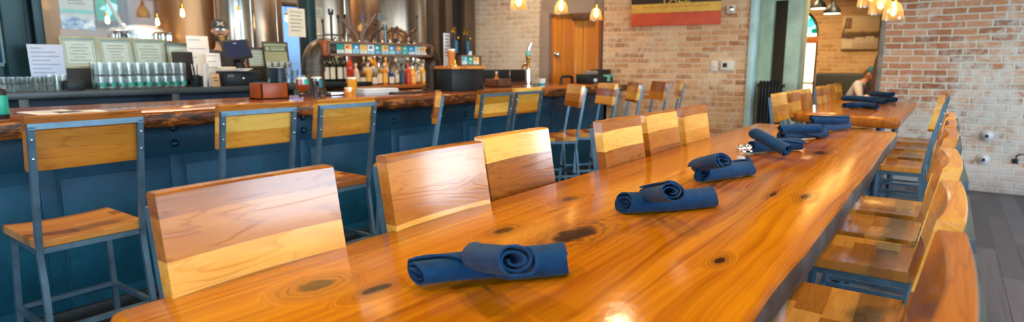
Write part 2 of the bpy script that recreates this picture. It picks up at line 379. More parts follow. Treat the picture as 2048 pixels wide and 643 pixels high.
def wframe(x, h, d, w=.06, bars=()):
    a, b, z0, z1 = h; mb = MB().bb((x, a - w, z0 - w), (x + d, a + .01, z1 + w), .006).bb((x, b - .01, z0 - w), (x + d, b + w, z1 + w), .006).bb((x, a, z0 - w), (x + d, b, z0 + .01), .006).bb((x, a, z1 - .01), (x + d, b, z1 + w), .006)
    for z in bars: mb.bb((x + .02, a, z - .02), (x + d - .02, b, z + .02))
    return mb
w2 = struct('window_2', wframe(-9.72, bwA, .18), M['casing']); MB().bb((-9.66, bwA[0], bwA[2]), (-9.65, bwA[1], bwA[3])).build('window_pane', M['stained'], w2)
w3 = struct('window_3', wframe(-9.72, bwB, .18, .05), M['brown_steel']); MB().bb((-9.66, bwB[0], bwB[2]), (-9.65, bwB[1], bwB[3])).build('window_pane', M['bluepane'], w3)
# --- end wall: limewashed brick, wooden door, tan brick with the sign
def U(px, py=100): return (PW(px, py) - EW0).dot(EWU)
uA, uP0, uP1, uD1, uR = -4.35, U(1080), U(1098), U(1206), U(1497)
zdoor = PW(1150, 26).z
def endw(name, mb, mat, parent=None):
    o = mb.build(name, mat, parent)
    if parent is None: o.location = EW0; o.rotation_euler = (0, 0, EWA); o['kind'] = 'structure'
    return o
endw('wall_end', MB().bb((uD1, 0, 0), (uR, .3, ZC)), B_SIGN)
endw('wall_end_left', MB().bb((uA, 0, 0), (uP0, .3, ZC)), B_WHITE)
endw('wall_end_lintel', MB().bb((uP0, .04, zdoor), (uD1, .3, ZC)), M['plaster'])
endw('trim_1', MB().bb((uP0, -.02, 0), (uP1, .2, zdoor + .02), .01), M['plaster'])
DOORW = strip_wood('orange_door_wood', 0, .17, 2, [(.1, lin(176, 96, 10)), (.5, lin(206, 124, 20)), (.9, lin(228, 156, 44))], rough=.35, coat=.3)
dmb = MB().bb((uP1, .10, 0), (uD1, .15, zdoor))
w_ = uD1 - uP1
for k in range(5): dmb.bb((uP1 + w_ * (k * .2 + .0), .085, .0), (uP1 + w_ * (k * .2 + (.09 if k % 2 == 0 else .0) + .001), .12, zdoor), .004)
door = endw('door_1', dmb, DOORW)
MB().bb((uP1 + .05, .06, 1.44), (uP1 + .13, .088, 1.50), .006).build('door_handle', M['chrome'], door)
MB().bb((uP1 + w_ * .42, .02, zdoor - .10), (uP1 + w_ * .78, .09, zdoor - .005), .008).build('door_closer', M['casing'], door)
MB().bb((uD1 - .05, .02, 0), (uD1, .14, zdoor), .006).build('door_jamb', M['casing'], door)
# --- teal painted passage beside the sign wall
def XY(px, Y, py=120): return PY(px, py, Y).x
j = MB().bb((XY(1494, 7.86), 7.86, 0), (XY(1507, 7.86), 8.02, ZC), .01)
struct('trim_2', j, plain('blue_teal_paint', lin(186, 218, 216), .5, 0, .1, 4))  # teal jamb, with its bluish lighting mixed into the paint colour
struct('wall_passage', MB().bb((XY(1500, 8.25), 8.25, 0), (XY(1541, 8.25), 8.35, ZC)), M['teal2'])
pb = MB().bb((XY(1541, 8.45), 8.45, 0), (XY(1572, 8.45), 8.5, ZC)); ptz = PY(1552, 2, 8.3).z
struct('door_2', pb, plain('dark_brown_door', lin(74, 58, 46), .6, 0, .08))
xa, xb = XY(1568, 8.2), XY(1598, 8.2)
struct('wall_passage_lintel', MB().bb((XY(1541, 8.3) - .02, 8.27, ptz), (xa + .01, 8.34, ZC)), M['teal2'])
xc = PY(1612, 100, 8.62).x
struct('wall_column', MB().bb((xa, 8.2, 0), (max(xb, xc), 8.62, ZC), .012), M['teal'])
# --- right hand brick wall
xw = PY(1759, 120, YF).x
struct('wall_right_end', MB().bb((xw, YF, 0), (XR, YF + .3, ZC)), B_RIGHT)
struct('trim_3', MB().bb((xw - .02, YF - .02, 0), (xw + .03, YF + .31, ZC), .008), plain('worn_grey_render', lin(128, 122, 108), .9, 0, .15, 6))
struct('baseboard_end', MB().bb((xw + .04, YF - .045, 0), (XR, YF, PY(1980, 331, YF - .04).z), .01), brick('limewashed_plinth', [lin(170, 140, 120), lin(190, 170, 155)], lin(196, 192, 186), lin(206, 206, 204), 1.3))
# --- far room
YR = 12.2
fx1 = PY(1633, 120, YR).x; fx0 = fx1 - .95; zs = PY(1630, 66, YR).z; zb_ = .25; cxa = (fx0 + fx1) / 2; ra = (fx1 - fx0) / 2
mb = MB().bb((-4.5, YR, 0), (fx0, YR + .35, ZC)).bb((fx1, YR, 0), (XR, YR + .35, ZC)).bb((fx0, YR, 0), (fx1, YR + .35, zb_))
arc = [(cxa - ra * math.cos(PI * k / 20), zs + ra * math.sin(PI * k / 20)) for k in range(21)]
for (a, b), (c_, d) in zip(arc, arc[1:]):
    mb.loft([[(a, YR, b), (c_, YR, d), (c_, YR, ZC), (a, YR, ZC)], [(a, YR + .35, b), (c_, YR + .35, d), (c_, YR + .35, ZC), (a, YR + .35, ZC)]])
struct('wall_far', mb, B_FAR)
struct('wall_far_left', MB().bb((-4.6, 8.6, 0), (-4.5, YR, ZC)), B_FAR)
fr = MB(); ring = [Vector((fx0 + .02, YR + .12, zb_)), Vector((fx0 + .02, YR + .12, zs))] + [Vector((cxa - (ra - .02) * math.cos(PI * k / 18), YR + .12, zs + (ra - .02) * math.sin(PI * k / 18))) for k in range(1, 18)] + [Vector((fx1 - .02, YR + .12, zs)), Vector((fx1 - .02, YR + .12, zb_))]
fr.tube(ring, .03, square=True)
w4 = struct('window_4', fr, M['brown_steel'])
zt1, zt0 = PY(1625, 72, YR).z, PY(1625, 86, YR).z
MB().bb((fx0, YR + .08, zt0), (fx1, YR + .2, zt1), .01).build('window_transom', plain('orange_wood', lin(204, 124, 48), .4, 0, .1), w4)
MB().bb((fx0, YR + .1, .95), (fx1, YR + .16, 1.0)).bb((cxa - .02, YR + .1, zb_), (cxa + .02, YR + .16, zt0)).build('window_bar', M['white_paper'], w4)
MB().prism([(x, z) for x, z in arc], -.005, .005, Matrix.Translation((0, YR + .14, 0)) @ rotm(PI / 2)).build('window_pane', M['stained'], w4)
# --- walls behind and beside the camera, with their windows
M['wallpaint'] = plain('off_white_wall_paint', lin(196, 186, 172), .8, 0, .05, 3)
RW = [(-1.9, .3, .9, 2.9), (1.2, 3.8, .9, 2.9), (4.6, 7.0, .9, 2.9)]
BW = [(-4.9, -3.1, .9, 2.9), (-2.0, -.2, .9, 2.9), (1.0, 2.8, .9, 2.9)]
struct('wall_right', hole_wall('x', XR, .2, YB, 13.0, RW, ZC), M['wallpaint'])
struct('wall_back', hole_wall('y', YB - .2, .2, -9.8, XR + .2, BW, ZC), M['wallpaint'])
for i, h in enumerate(RW):
    o = struct('window_%d' % (i + 5), wframe(XR - .02, h, .14, .05, (1.9,)), M['casing']); MB().bb((XR + .06, h[0], h[2]), (XR + .066, h[1], h[3])).build('window_pane', M['pane'], o)
for i, (a, b, z0, z1) in enumerate(BW):
    mb = MB().bb((a - .05, YB - .12, z0 - .05), (a, YB + .02, z1 + .05), .006).bb((b, YB - .12, z0 - .05), (b + .05, YB + .02, z1 + .05), .006).bb((a, YB - .12, z0 - .05), (b, YB + .02, z0), .006).bb((a, YB - .12, z1), (b, YB + .02, z1 + .05), .006).bb((a, YB - .1, 1.88), (b, YB, 1.92))
    o = struct('window_%d' % (i + 8), mb, M['casing']); MB().bb((a, YB - .066, z0), (b, YB - .06, z1)).build('window_pane', M['pane'], o)
# --- fittings on the brick walls
def wallthing(name, label, cat, px, py, off=0): # origin on the sign wall
    p = PW(px, py, off); return thing(name, label, cat, p, EWA)
sgn = wallthing('wall_sign', 'painted wooden sign with dark, yellow and red bands and the word FALL on brick wall', 'sign', 1349, 51)
p0, p1 = PW(1260, 51.5, .03), PW(1438, 51, .03); sw = (p1 - p0).length; loc = sgn.location
zy, zk = PW(1349, 24.5, .03).z - loc.z, PW(1349, 6, .03).z - loc.z; zk = max(zk, zy + .12)
MB().bb((-sw / 2, -.035, 0), (sw / 2, -.004, zy), .004).build('red_band', plain('red_sign_paint', lin(214, 84, 50), .6, 0, .06), sgn)
MB().bb((-sw / 2, -.035, zy), (sw / 2, -.004, zk), .004).build('yellow_band', plain('yellow_sign_paint', lin(232, 180, 76), .6, 0, .06), sgn)
MB().bb((-sw / 2, -.035, zk), (sw / 2, -.004, zk + .42), .004).build('dark_band', plain('dark_sign_paint', lin(58, 44, 34), .6, 0, .06), sgn)
ysg = plain('yellow_lettering', lin(226, 176, 70), .6, 0, .03); osg = plain('orange_lettering', lin(222, 140, 50), .6, 0, .03)
FALLM = rotm(PI / 2)
MB().text('FALL', .17, Matrix.Translation((.02, -.036, zk + .052)) @ FALLM, .001).build('sign_lettering', ysg, sgn)
sc = MB(); rnd = random.Random(3); x = -.42
while x < .42:
    w = rnd.uniform(.04, .1); sc.tube([(x + w * k / 6, -.0355, zy + .075 + .012 * math.sin(k * 2.1 + x * 9)) for k in range(7)], .0035, 4); x += w + .025
sc.build('sign_script', osg, sgn)
def plate(name, label, cat, px0, py0, px1, py1, d=.03, mat='white_paper'):
    a, b = PW(px0, py1), PW(px1, py0); t = wallthing(name, label, cat, (px0 + px1) / 2, py1); w = (PW(px1, py1) - PW(px0, py1)).length; h = b.z - a.z
    MB().bb((-w / 2, -d, 0), (w / 2, -.002, h), .006).build('case', M[mat], t); return t, w, h
M['cream'] = plain('cream_plastic', lin(222, 214, 196), .5, 0, .03)
t, w, h = plate('alarm_strobe', 'small white alarm box high on brick wall right of the sign', 'alarm', 1454, 10, 1470, 27, .05, 'cream'); MB().bb((-w * .1, -.07, h * .15), (w * .35, -.05, h * .85), .008).build('lens', M['chrome'], t)
t, w, h = plate('light_switch', 'narrow cream switch plate on brick wall left of the thermostat', 'switch', 1421, 121, 1435, 142, .015, 'cream'); MB().bb((-.012, -.026, h * .4), (.012, -.013, h * .6), .003).build('toggle', M['cream'], t)
t, w, h = plate('thermostat', 'cream thermostat with dark square display on brick wall', 'thermostat', 1441, 121, 1468, 140, .03, 'cream'); MB().bb((-w * .34, -.034, h * .3), (-w * .02, -.029, h * .75), .002).build('display', M['black'], t)
def stub(px, py, label, r):
    p = PY(px, py, YF); t = thing('pipe_stub', label, 'pipe', p)
    MB().lathe([(r * 1.9, 0), (r * 1.9, .012), (r * 1.1, .02), (r, .05), (r * .6, .055), (r * .55, .03)], 20, rotm(PI / 2)).build('flange', plain('limewashed_metal', lin(196, 196, 198), .6, .2, .08), t)
    MB().cyl((0, -.03, 0), (0, -.058, 0), r * .5, 12).build('plug', M['steel_dark'], t); return t
stub(1973, 271, 'upper round pipe stub painted over on whitewashed brick', .030); stub(1966, 318, 'lower round pipe stub with dark hole just above brick ledge', .030)
p = PY(2031, 316, YF); t = thing('wall_hook', 'bent dark metal bracket low on whitewashed brick wall', 'bracket', p)
MB().tube([(0, 0, -.03), (0, -.05, -.03), (0, -.055, .03), (.03, -.055, .05), (.1, -.05, .055)], .007, 8).build('rod', M['steel_dark'], t); MB().box((0, -.005, -.03), (.05, .01, .05), .003).build('plate', M['steel_dark'], t)
# photo canvas in the far room
a, b = PY(1681, 99, YR), PY(1762, 30, YR); t = thing('canvas_print', 'sepia landscape photograph canvas on far buff brick wall', 'picture', ((a.x + b.x) / 2, YR, a.z)); w, h = b.x - a.x, b.z - a.z
def sepia():
    t = NT('sepia_print'); c = t.xyz(); n = t.noise(t.scale(t.obj(), (3, 1, 6)), 3, 5, .65); z = t.math('ADD', t.math('DIVIDE', c[2], h), t.math('MULTIPLY', t.math('SUBTRACT', n, .5), .25))
    t.set(Base_Color=t.ramp(z, [(.0, lin(196, 172, 134)), (.30, lin(214, 192, 156)), (.36, lin(96, 74, 52)), (.5, lin(120, 94, 66)), (.56, lin(206, 172, 124)), (.9, lin(226, 200, 156))]), Roughness=.8); return t.m
SEP = sepia()
MB().bb((-w / 2, -.04, 0), (w / 2, -.003, h), .004).build('canvas', SEP, t)
pm = MB()
for x0, x1, z0, z1 in ((-.46, -.18, .04, .30), (-.12, .10, .18, .36), (.16, .38, .20, .38)): pm.bb((x0 * w, -.043, z0 * h), (x1 * w, -.039, z1 * h))
pm.build('printed_crates', plain('pale_sepia', lin(218, 198, 164), .8, 0, .05), t)
pm = MB(); pm.bb((-.42 * w, -.042, .62 * h), (-.24 * w, -.0395, .95 * h)); pm.tube([(-.46 * w, -.041, .55 * h), (-.40 * w, -.041, .8 * h)], .012, 6); pm.build('printed_trees', plain('brown_sepia', lin(150, 122, 88), .8, 0, .2, 30), t)
# banquette, radiator
M['leather'] = plain('dark_green_grey_leather', lin(52, 56, 50), .5, 0, .06, 20, bump=.05)
xb0, xb1 = PY(1630, 150, 11.9).x, PY(1752, 150, 11.9).x + .9; zt = PY(1670, 146, 11.9).z
t = thing('banquette', 'long dark upholstered banquette under the canvas print in the far room', 'bench', ((xb0 + xb1) / 2, 11.9, 0)); w = xb1 - xb0
MB().bb((-w / 2, .02, .42), (w / 2, .2, zt), .04).build('backrest', M['leather'], t); MB().bb((-w / 2, -.5, .36), (w / 2, .05, .5), .05).build('seat', M['leather'], t); MB().bb((-w / 2, -.45, 0), (w / 2, .2, .38), .01).build('base', M['black'], t)
xr0, xr1 = PY(1513, 200, 8.02).x, PY(1558, 200, 8.02).x; zr = PY(1535, 163, 8.0).z; yr = 8.03
t = thing('radiator', 'dark cast iron column radiator standing against teal passage wall', 'radiator', ((xr0 + xr1) / 2, yr + .07, 0)); w = xr1 - xr0
for k in range(7):
    x = -w / 2 + w * (k + .5) / 7
    MB().tube([(x, -.05, .04), (x, -.055, .1), (x, -.055, zr - .12), (x, -.03, zr - .03), (x, 0, zr - .01), (x, .03, zr - .03), (x, .055, zr - .12), (x, .055, .1), (x, .05, .04)], .019, 8).build('radiator_section', M['black'], t)
MB().tube([(-w / 2 - .03, 0, .12), (w / 2 + .02, 0, .12)], .02, 8).tube([(-w / 2 - .02, 0, zr - .05), (w / 2 + .04, 0, zr - .05), ], .022, 8).build('radiator_pipe', M['iron_pipe'], t)
FLY = []
for px, py in ((1532, 190), (1563, 186), (1590, 183), (1624, 178), (1645, 176), (1660, 173)): FLY.append(PX(px, py, -1.06).y + .19)
print('FLY', FLY)
# ================================================================== TABLES
def slab_rings(outline, zt, th, bulge=.006, seed=0, bark=.004):
    """closed outline -> lofted rings with a soft top edge and an uneven live edge"""
    n = len(outline); cen = Vector((sum(p[0] for p in outline) / n, sum(p[1] for p in outline) / n))
    P = [Vector(p) for p in outline]; nor = []
    for i in range(n):
        d = P[(i + 1) % n] - P[i - 1]; nor.append(Vector((d.y, -d.x)).normalized())
    def ring(off, z, amp):
        r = []
        for i in range(n):
            k = mnoise.noise(Vector((P[i].x * 9, P[i].y * 9, z * 40 + seed))) * amp
            q = P[i] + nor[i] * (off + k); r.append((q.x, q.y, z))
        return r
    return [ring(-.014, zt - th, bark), ring(-.004, zt - th + .008, bark), ring(bulge * .6, zt - th * .6, bark * 1.6), ring(bulge, zt - th * .3, bark), ring(.0, zt - .010, .001), ring(-.004, zt - .003, .0005), ring(-.011, zt, 0)]
def live_outline(nl, nr, fr_, fl_, wav, seed, n=60):
    """corners near-left, near-right, far-right, far-left, counter-clockwise"""
    pts = []; cs = [Vector(nl), Vector(nr), Vector(fr_), Vector(fl_)]
    for a, b, m, w in ((cs[0], cs[1], 10, .0), (cs[1], cs[2], n, wav), (cs[2], cs[3], 10, .0), (cs[3], cs[0], n, wav)):
        d = (b - a).normalized(); nn = Vector((d.y, -d.x))
        for k in range(m):
            f = k / m; q = a.lerp(b, f); e = min(1, min(f, 1 - f) * 8)
            pts.append(q + nn * w * e * (mnoise.noise(Vector((q.y * 1.3, seed, 0))) + .4 * mnoise.noise(Vector((q.y * 4, seed, 3)))))
    # round the four corners
    out = []
    idx = {0, 10, 10 + n, 20 + n}; L = len(pts)
    for i, p in enumerate(pts):
        if i in idx:
            a, b = pts[i - 1], pts[(i + 1) % L]; da = (a - p).normalized(); db = (b - p).normalized()
            out += [p + da * .02, p + da * .006 + db * .006, p + db * .02]
        else: out.append(p)
    return [tuple(p) for p in out]
TT = .93
TL1 = Vector((-.61, 2.2, 0))
kn = []
for px, py, rx, ry in ((632, 570, .030, .042), (752, 578, .016, .040), (1008, 460, .020, .045), (1150, 468, .045, .10), (1140, 397, .022, .05), (1612, 393, .016, .055), (1546, 388, .010, .05), (1430, 335, .008, .09), (970, 333, .02, .05), (1640, 305, .03, .06), (1440, 520, .012, .03)):
    q = PZ(px, py, TT) - TL1; kn.append((q.x, q.y, rx, ry))
TW1 = slab_wood('amber_varnished_table_wood', kn, AMBER, .275)
TW2 = slab_wood('amber_varnished_far_table_wood', [(.1, -.6, .02, .05), (-.2, .5, .02, .06)], AMBER, .25)
M['bark'] = plain('dark_live_edge', lin(72, 66, 66), .42, 0, .25, 14, bump=.3)
M['leg_steel'] = plain('grey_blue_steel_pipe', lin(70, 92, 108), .35, .7, .1, 10)
def table(label, cen, corners, wood, seed, legsy, th):
    t = thing('communal_table', label, 'table', cen)
    ol = live_outline(*[(c[0] - cen[0], c[1] - cen[1]) for c in corners], .008, seed)
    R = slab_rings(ol, TT, th, .003, seed, .002)
    MB().loft(R[4:]).build('tabletop', wood, t, ang=50)
    MB().loft(R[:5]).build('live_edge', M['bark'] if seed < 3 else M['edge'], t, ang=60)
    for y in legsy:
        for s in (-1, 1):
            x = s * .25
            MB().tube([(x, y, 0), (x, y, TT - th + .002)], .028, 16).build('leg', M['leg_steel'], t)
            MB().lathe([(.075, 0), (.075, .008), (.04, .014), (.03, .02)], 16, Matrix.Translation((x, y, 0))).build('foot_plate', M['steel_dark'], t)
        MB().bb((-.30, y - .04, TT - th - .012), (.30, y + .04, TT - th + .002), .003).build('cross_plate', M['steel_dark'], t)
    MB().tube([(0, legsy[0], .12), (0, legsy[-1], .12)], .02, 10).build('stretcher', M['leg_steel'], t)
    for y in legsy: MB().tube([(-.25, y, .12), (.25, y, .12)], .02, 10).build('stretcher', M['leg_steel'], t)
    return t
M['edge'] = slab_wood('table_side_wood', [], [(.2, lin(120, 64, 14)), (.45, lin(172, 102, 30)), (.65, lin(198, 128, 48)), (.85, lin(220, 156, 76))], .5, .3, .3)
table('long varnished live-edge wooden table in front with six pairs of navy napkin rolls', TL1, [(-1.02, .315), (-.205, .29), (-.206, 4.02), (-1.0, 4.105)], TW1, 1.0, (-1.35, -.32, 1.15, 1.55), .082)
TL2 = Vector((-.64, 6.2, 0))
table('shorter varnished wooden table behind, nearer the whitewashed brick wall', TL2, [(-1.005, 5.16), (-.25, 4.93), (-.235, 7.40), (-1.06, 7.62)], TW2, 5.0, (-.85, .9), .07)
# ================================================================== STOOLS
def stool(hs, ht, w, name='bar_stool'):
    t = thing(name, 'x', 'stool'); hw = w / 2; b = hw - .012; q = .0105
    xs = -hw + .012                                   # rear posts at the seat
    xt = xs - .085; zp = ht - .038
    sb = M['steel_blue']
    # seat: dished slab
    def top(u, v):
        x, y = (u - .5) * w, (v - .5) * w; d = 1 - (2 * y / w) ** 2
        return Vector((x + .008, y, hs - .014 * d * (1 - .3 * abs(2 * x / w))))
    def slabpt(u, v): return top(u, v)
    b_ = bmesh.new(); nu, nv = 6, 12
    T = [[b_.verts.new(top(i / nu, j / nv)) for j in range(nv + 1)] for i in range(nu + 1)]
    Bt = [[b_.verts.new((top(i / nu, j / nv).x, top(i / nu, j / nv).y, hs - .036)) for j in range(nv + 1)] for i in range(nu + 1)]
    for i in range(nu):
        for j in range(nv):
            b_.faces.new((T[i][j], T[i + 1][j], T[i + 1][j + 1], T[i][j + 1])); b_.faces.new((Bt[i][j], Bt[i][j + 1], Bt[i + 1][j + 1], Bt[i + 1][j]))
    for i in range(nu):
        for j in (0, nv): b_.faces.new((T[i][j], Bt[i][j], Bt[i + 1][j], T[i + 1][j]))
    for j in range(nv):
        for i in (0, nu): b_.faces.new((T[i][j], T[i][j + 1], Bt[i][j + 1], Bt[i][j]))
    bmesh.ops.recalc_face_normals(b_, faces=b_.faces)
    ed = [e for e in b_.edges if len(e.link_faces) == 2 and e.calc_face_angle(0) > 1.2]
    bmesh.ops.bevel(b_, geom=ed, offset=.003, segments=2, affect='EDGES')
    MB().add(b_).build('seat', M['stool_seat'], t)
    # backrest: laminated slab with hollowed front, follows the tilt of the posts
    z0, z1 = ht - .205, ht
    def xr(z): return xs + .0105 + (z - (hs - .05)) / (zp - (hs - .05)) * (xt - xs)
    mb = MB(); rings = []
    ny = 14; prof = []
    for j in range(ny + 1):
        y = -hw + w * j / ny; cv = 1 - (2 * y / w) ** 2; prof.append((y, .035 - .013 * cv, -.005 * cv))
    for z, ins in ((z0, .003), (z0 + .004, 0), (z0 + .07, 0), (z0 + .14, 0), (z1 - .004, 0), (z1, .003)):
        r = [(xr(z) + bk + ins, y * (1 - ins * 4), z) for y, th, bk in prof] + [(xr(z) + th - ins, y * (1 - ins * 4), z) for y, th, bk in prof[::-1]]
        rings.append(r)
    mb.loft(rings).build('backrest', M['stool_back'], t, ang=30)
    # frame
    for s in (-1, 1):
        y = s * b
        MB().tube([(xs - .055, s * (b + .012), 0), (xs - .012, y, hs - .17), (xs, y, hs - .075), (xs - .008, y, hs - .02), (xt, y, zp)], q, square=True).build('rear_leg', sb, t)
        MB().tube([(hw - .03, s * (b - .012), hs - .037), (hw + .012, s * (b + .01), 0)], q, square=True).build('leg', sb, t)
        for z in (z0 + .05, z1 - .085):
            MB().sphere((xr(z) - .0215, y, z), .0055, 10, 6).build('bolt', M['chrome'], t)
    MB().tube([(xt + .001, -b - q, zp), (xt + .001, b + q, zp)], q, square=True).build('back_bar', sb, t)
    zz = hs - .0475
    MB().tube([(xs + .004, -b, zz), (xs + .004, b, zz)], q, square=True).tube([(hw - .03, -b + .012, zz), (hw - .03, b - .012, zz)], q, square=True).tube([(xs, -b, zz), (hw - .03, -b + .012, zz)], q, square=True).tube([(xs, b, zz), (hw - .03, b - .012, zz)], q, square=True).build('seat_frame', sb, t)
    zf = hs - .36; fx = hw - .03 + .042 * (.36 / hs); rx_ = xs - .012 - .043 * (.19 / (hs - .17))
    MB().tube([(rx_, -b - .004, zf), (rx_, b + .004, zf)], q * .9, square=True).tube([(fx, -b, zf), (fx, b, zf)], q * .9, square=True).tube([(rx_, -b - .004, zf), (fx, -b, zf)], q * .9, square=True).tube([(rx_, b + .004, zf), (fx, b, zf)], q * .9, square=True).build('footrest', sb, t)
    return t
pb_ = stool(.665, 1.132, .38); used_b = []
GB = 'bar stools along the blue bar'
def place(proto, used, loc, rz, label, group):
    if not used: used.append(1); o = proto; o.location = loc; o.rotation_euler = (0, 0, rz); o['label'] = label; o['group'] = group; return o
    return dup(proto, loc, rz, label, group)
D = math.radians
# bar stools: back plane at X about -2.6, facing the bar
def bar(X, Y, deg, label): place(pb_, used_b, (X, Y, 0), D(deg), label, GB)
bar(-2.87, .82, 181, 'leftmost wooden bar stool with whole back, seat and steel legs in view at the bar')
bar(-2.87, 1.525, 179, 'second bar stool from the left, its backrest just behind the nearest table chair')
bar(-2.87, 2.035, 180, 'third bar stool from the left, standing under the two yellow beers on the bar')
bar(-2.98, 2.78, 225, 'bar stool turned edge-on to the view in front of the right iron pipe')
bar(-2.95, 3.46, 180, 'bar stool below the black pump box, left of a close pair facing the bar')
bar(-2.95, 3.87, 181, 'bar stool right of the close pair facing the bar, below the chrome water column')
bar(-2.93, 4.58, 231, 'nearest of the turned bar stools showing orange backrest fronts, below the wooden door')
bar(-2.84, 5.05, 233, 'turned bar stool with orange backrest in front of the order terminal')
bar(-2.83, 5.61, 222, 'narrowly seen turned bar stool at the far end of the bar')
bar(-2.74, 6.08, 226, 'dark orange-backed turned stool standing against the tan brick wall past the bar end')
bar(-2.755, 6.69, 206, 'farthest bar stool seen edge-on in front of tan brick wall')
pt_ = stool(.63, 1.102, .348, 'table_stool'); used_t = []
pr_ = stool(.63, 1.085, .375, 'table_stool'); used_r = []
def ts(X, Y, deg, label, group): place(pr_ if deg > 90 else pt_, used_r if deg > 90 else used_t, (X, Y, 0), D(deg), label, group)
GL = 'stools on the left of the front table'; LX = -.815
for Y, l in ((.578, 'nearest stool on the left of the front table with pale glossy figured backrest'), (1.07, 'second stool on left of the front table, reddish streak across its backrest'), (1.485, 'third stool on left of the front table, backrest overlapping the second one'), (2.115, 'fourth stool on left of the front table, after the gap, bright glare on its edge'), (2.52, 'fifth stool on left of the front table, between fourth and last'), (2.95, 'last stool on the left of the front table, before the tan brick wall')):
    ts(LX - (.05 if 'third' in l else 0), Y, 0, l, GL)
GR = 'stools on the right of the front table'; RX = -.215
for Y, d, l in ((.80, 180, 'nearest stool right of the front table, big brown backrest in lower right corner'), (1.25, 180, 'second stool on the right of the front table, steel post glinting at its back'), (1.80, 181, 'third stool from camera, right side of front table, nearest visible seat'), (2.46, 180, 'fourth stool on right side of front table, seat of mixed dark and light blocks'), (2.90, 179, 'fifth stool on the right side of the front table'), (3.36, 180, 'last stool on right side of the front table')):
    ts(RX, Y, d, l, GR)
GFL = 'stools on the left of the far table'
for k, (px, py) in enumerate(((1532, 190), (1563, 186), (1590, 183), (1624, 178), (1645, 176), (1660, 173))):
    q = PZ(px, py, 1.085)
    nth = ('nearest', 'second', 'third', 'fourth', 'fifth', 'farthest')[k]
    ts(-.79 - .0 * k, [5.35, 5.82, 6.27, 6.80, 7.22, 7.64][k] if False else FLY[k], 0, nth + ' stool on the left of the far table, below the teal column' if k < 3 else nth + ' stool on the left of the far table, in front of the dark banquette', GFL)
GFR = 'stools on the right of the far table'
for k, (Y, dx) in enumerate(((4.90, -.02), (5.42, -.02), (5.95, .0), (6.5, .0))):
    ts(-.245 + dx, Y, 180, ('nearest stool on the right of the far table, its steel back frame seen edge-on', 'second stool on the right of the far table, mostly hidden behind the first', 'third stool on the right of the far table', 'farthest stool on the right of the far table by the brick wall')[k], GFR)
# ================================================================== NAPKIN ROLLS
def roll(L, r, turns, flap, seed, squash=.82):
    rs = random.Random(seed); nu, nv = 26, 84
    flip = 1
    def f(u, v):
        tot = turns * 2 * PI + flap * (u - .5)
        th = v * tot
        rad = r * (.26 + .74 * (th / (turns * 2 * PI)) ** .85) if th > 0 else r * .26
        rad *= 1 + .05 * mnoise.noise(Vector((u * 3, th * .9, seed))) + .02 * mnoise.noise(Vector((u * 11, th * 3, seed + 5)))
        e = max(0, abs(u - .5) * 2 - .7) / .3
        rad *= 1 + .07 * e * math.sin(th * 1.5 + seed)
        x = (u - .5) * L + .010 * math.sin(th * 1.1 + seed) * (1 if u > .5 else -1) * e + .004 * v
        bend = .010 * math.sin(PI * u + seed)
        y = rad * math.cos(th + seed * .7) + bend; z = rad * math.sin(th + seed * .7) * squash
        z = max(z, -r * squash * .86)
        return Vector((x, y, z))
    return MB().grid(f, nu, nv, None, .0035), r * squash * .86 + .003
rolls = []
NG = 'navy napkin rolls on the tables'
def napkin(px0, py0, px1, py1, zt, r, flap, seed, label, up=0, squash=.84, turns=2.6, fixL=None, drop=0.0):
    """axis endpoints as seen; zt is the height of the axis above the table. fixL keeps a real length and only takes the heading"""
    a, b = PZ(px0, py0, TT + zt), PZ(px1, py1, TT + zt)
    tl = 0.0
    if fixL:   # near end (b) rests on the roll below, far end comes down to the table; search the heading seen at (px0, py0)
        best = None; dz = -drop; hl = math.sqrt(fixL ** 2 - dz * dz)
        for k in range(720):
            an = k / 720 * 2 * PI; p = b + Vector((math.cos(an) * hl, math.sin(an) * hl, dz)) - EYE
            e = (1024 + FPX * p.dot(RT) / p.dot(FW) - px0) ** 2 + (321.5 - FPX * p.dot(UP) / p.dot(FW) - py0) ** 2
            if best is None or e < best[0]: best = (e, an)
        a = b + Vector((math.cos(best[1]) * hl, math.sin(best[1]) * hl, dz))
    d = b - a; L = d.length; mb, h = roll(L, r, turns, flap, seed, squash)
    c = (a + b) / 2
    if not fixL: c.z = TT + h
    elif not drop: c.z = TT + (up if up else h)
    o = mb.build('napkin_roll', M['navy'], None, ang=60); o.location = c; o.rotation_euler = (0, -math.asin(d.z / L), math.atan2(d.y, d.x))
    return tag(o, label, 'napkin', NG)
RR = .030; HZ = .029
pairs = [ # lower roll ends, upper roll ends
 ((830, 548), (1122, 512), (956, 492), (1020, 520), 'on the nearest end of the front table', .029, 3.0),
 ((1246, 405), (1424, 391), (1293, 374), (1344, 382), 'second nearest on the front table', .029, -2.5),
 ((1398, 346), (1504, 335), (1392, 332), (1451, 320), 'beside the glass salt shakers', .029, 2.2),
 ((1500, 294), (1596, 288), (1516, 268), (1570, 300), 'just behind the salt shakers', .029, 2.0),
 ((1566, 271), (1638, 264), (1560, 265), (1632, 257), 'second from the far end of the front table', .029, 2.0),
 ((1636, 255), (1690, 248), (1622, 253), (1690, 240), 'at the far end of the front table', .029, 2.0)]
tops = [(.094, .048), (.094, .048), (.092, .048), (.040, -.050), (.084, .0), (.086, .0)]   # height of the near end, and how far the far end lies below it
for i, (a0, a1, b0, b1, where, r, flap) in enumerate(pairs):
    napkin(*a0, *a1, HZ, .036, 6.0 if i == 0 else flap, 1.3 + i * 1.7, 'lower navy napkin roll lying ' + where, turns=2.43 if i == 0 else 2.6)
    napkin(*b0, *b1, tops[i][0], .0325, flap * .3, 4.1 + i * 2.3, 'upper dark napkin roll crossed on top ' + where, up=.086, fixL=.19, drop=tops[i][1])
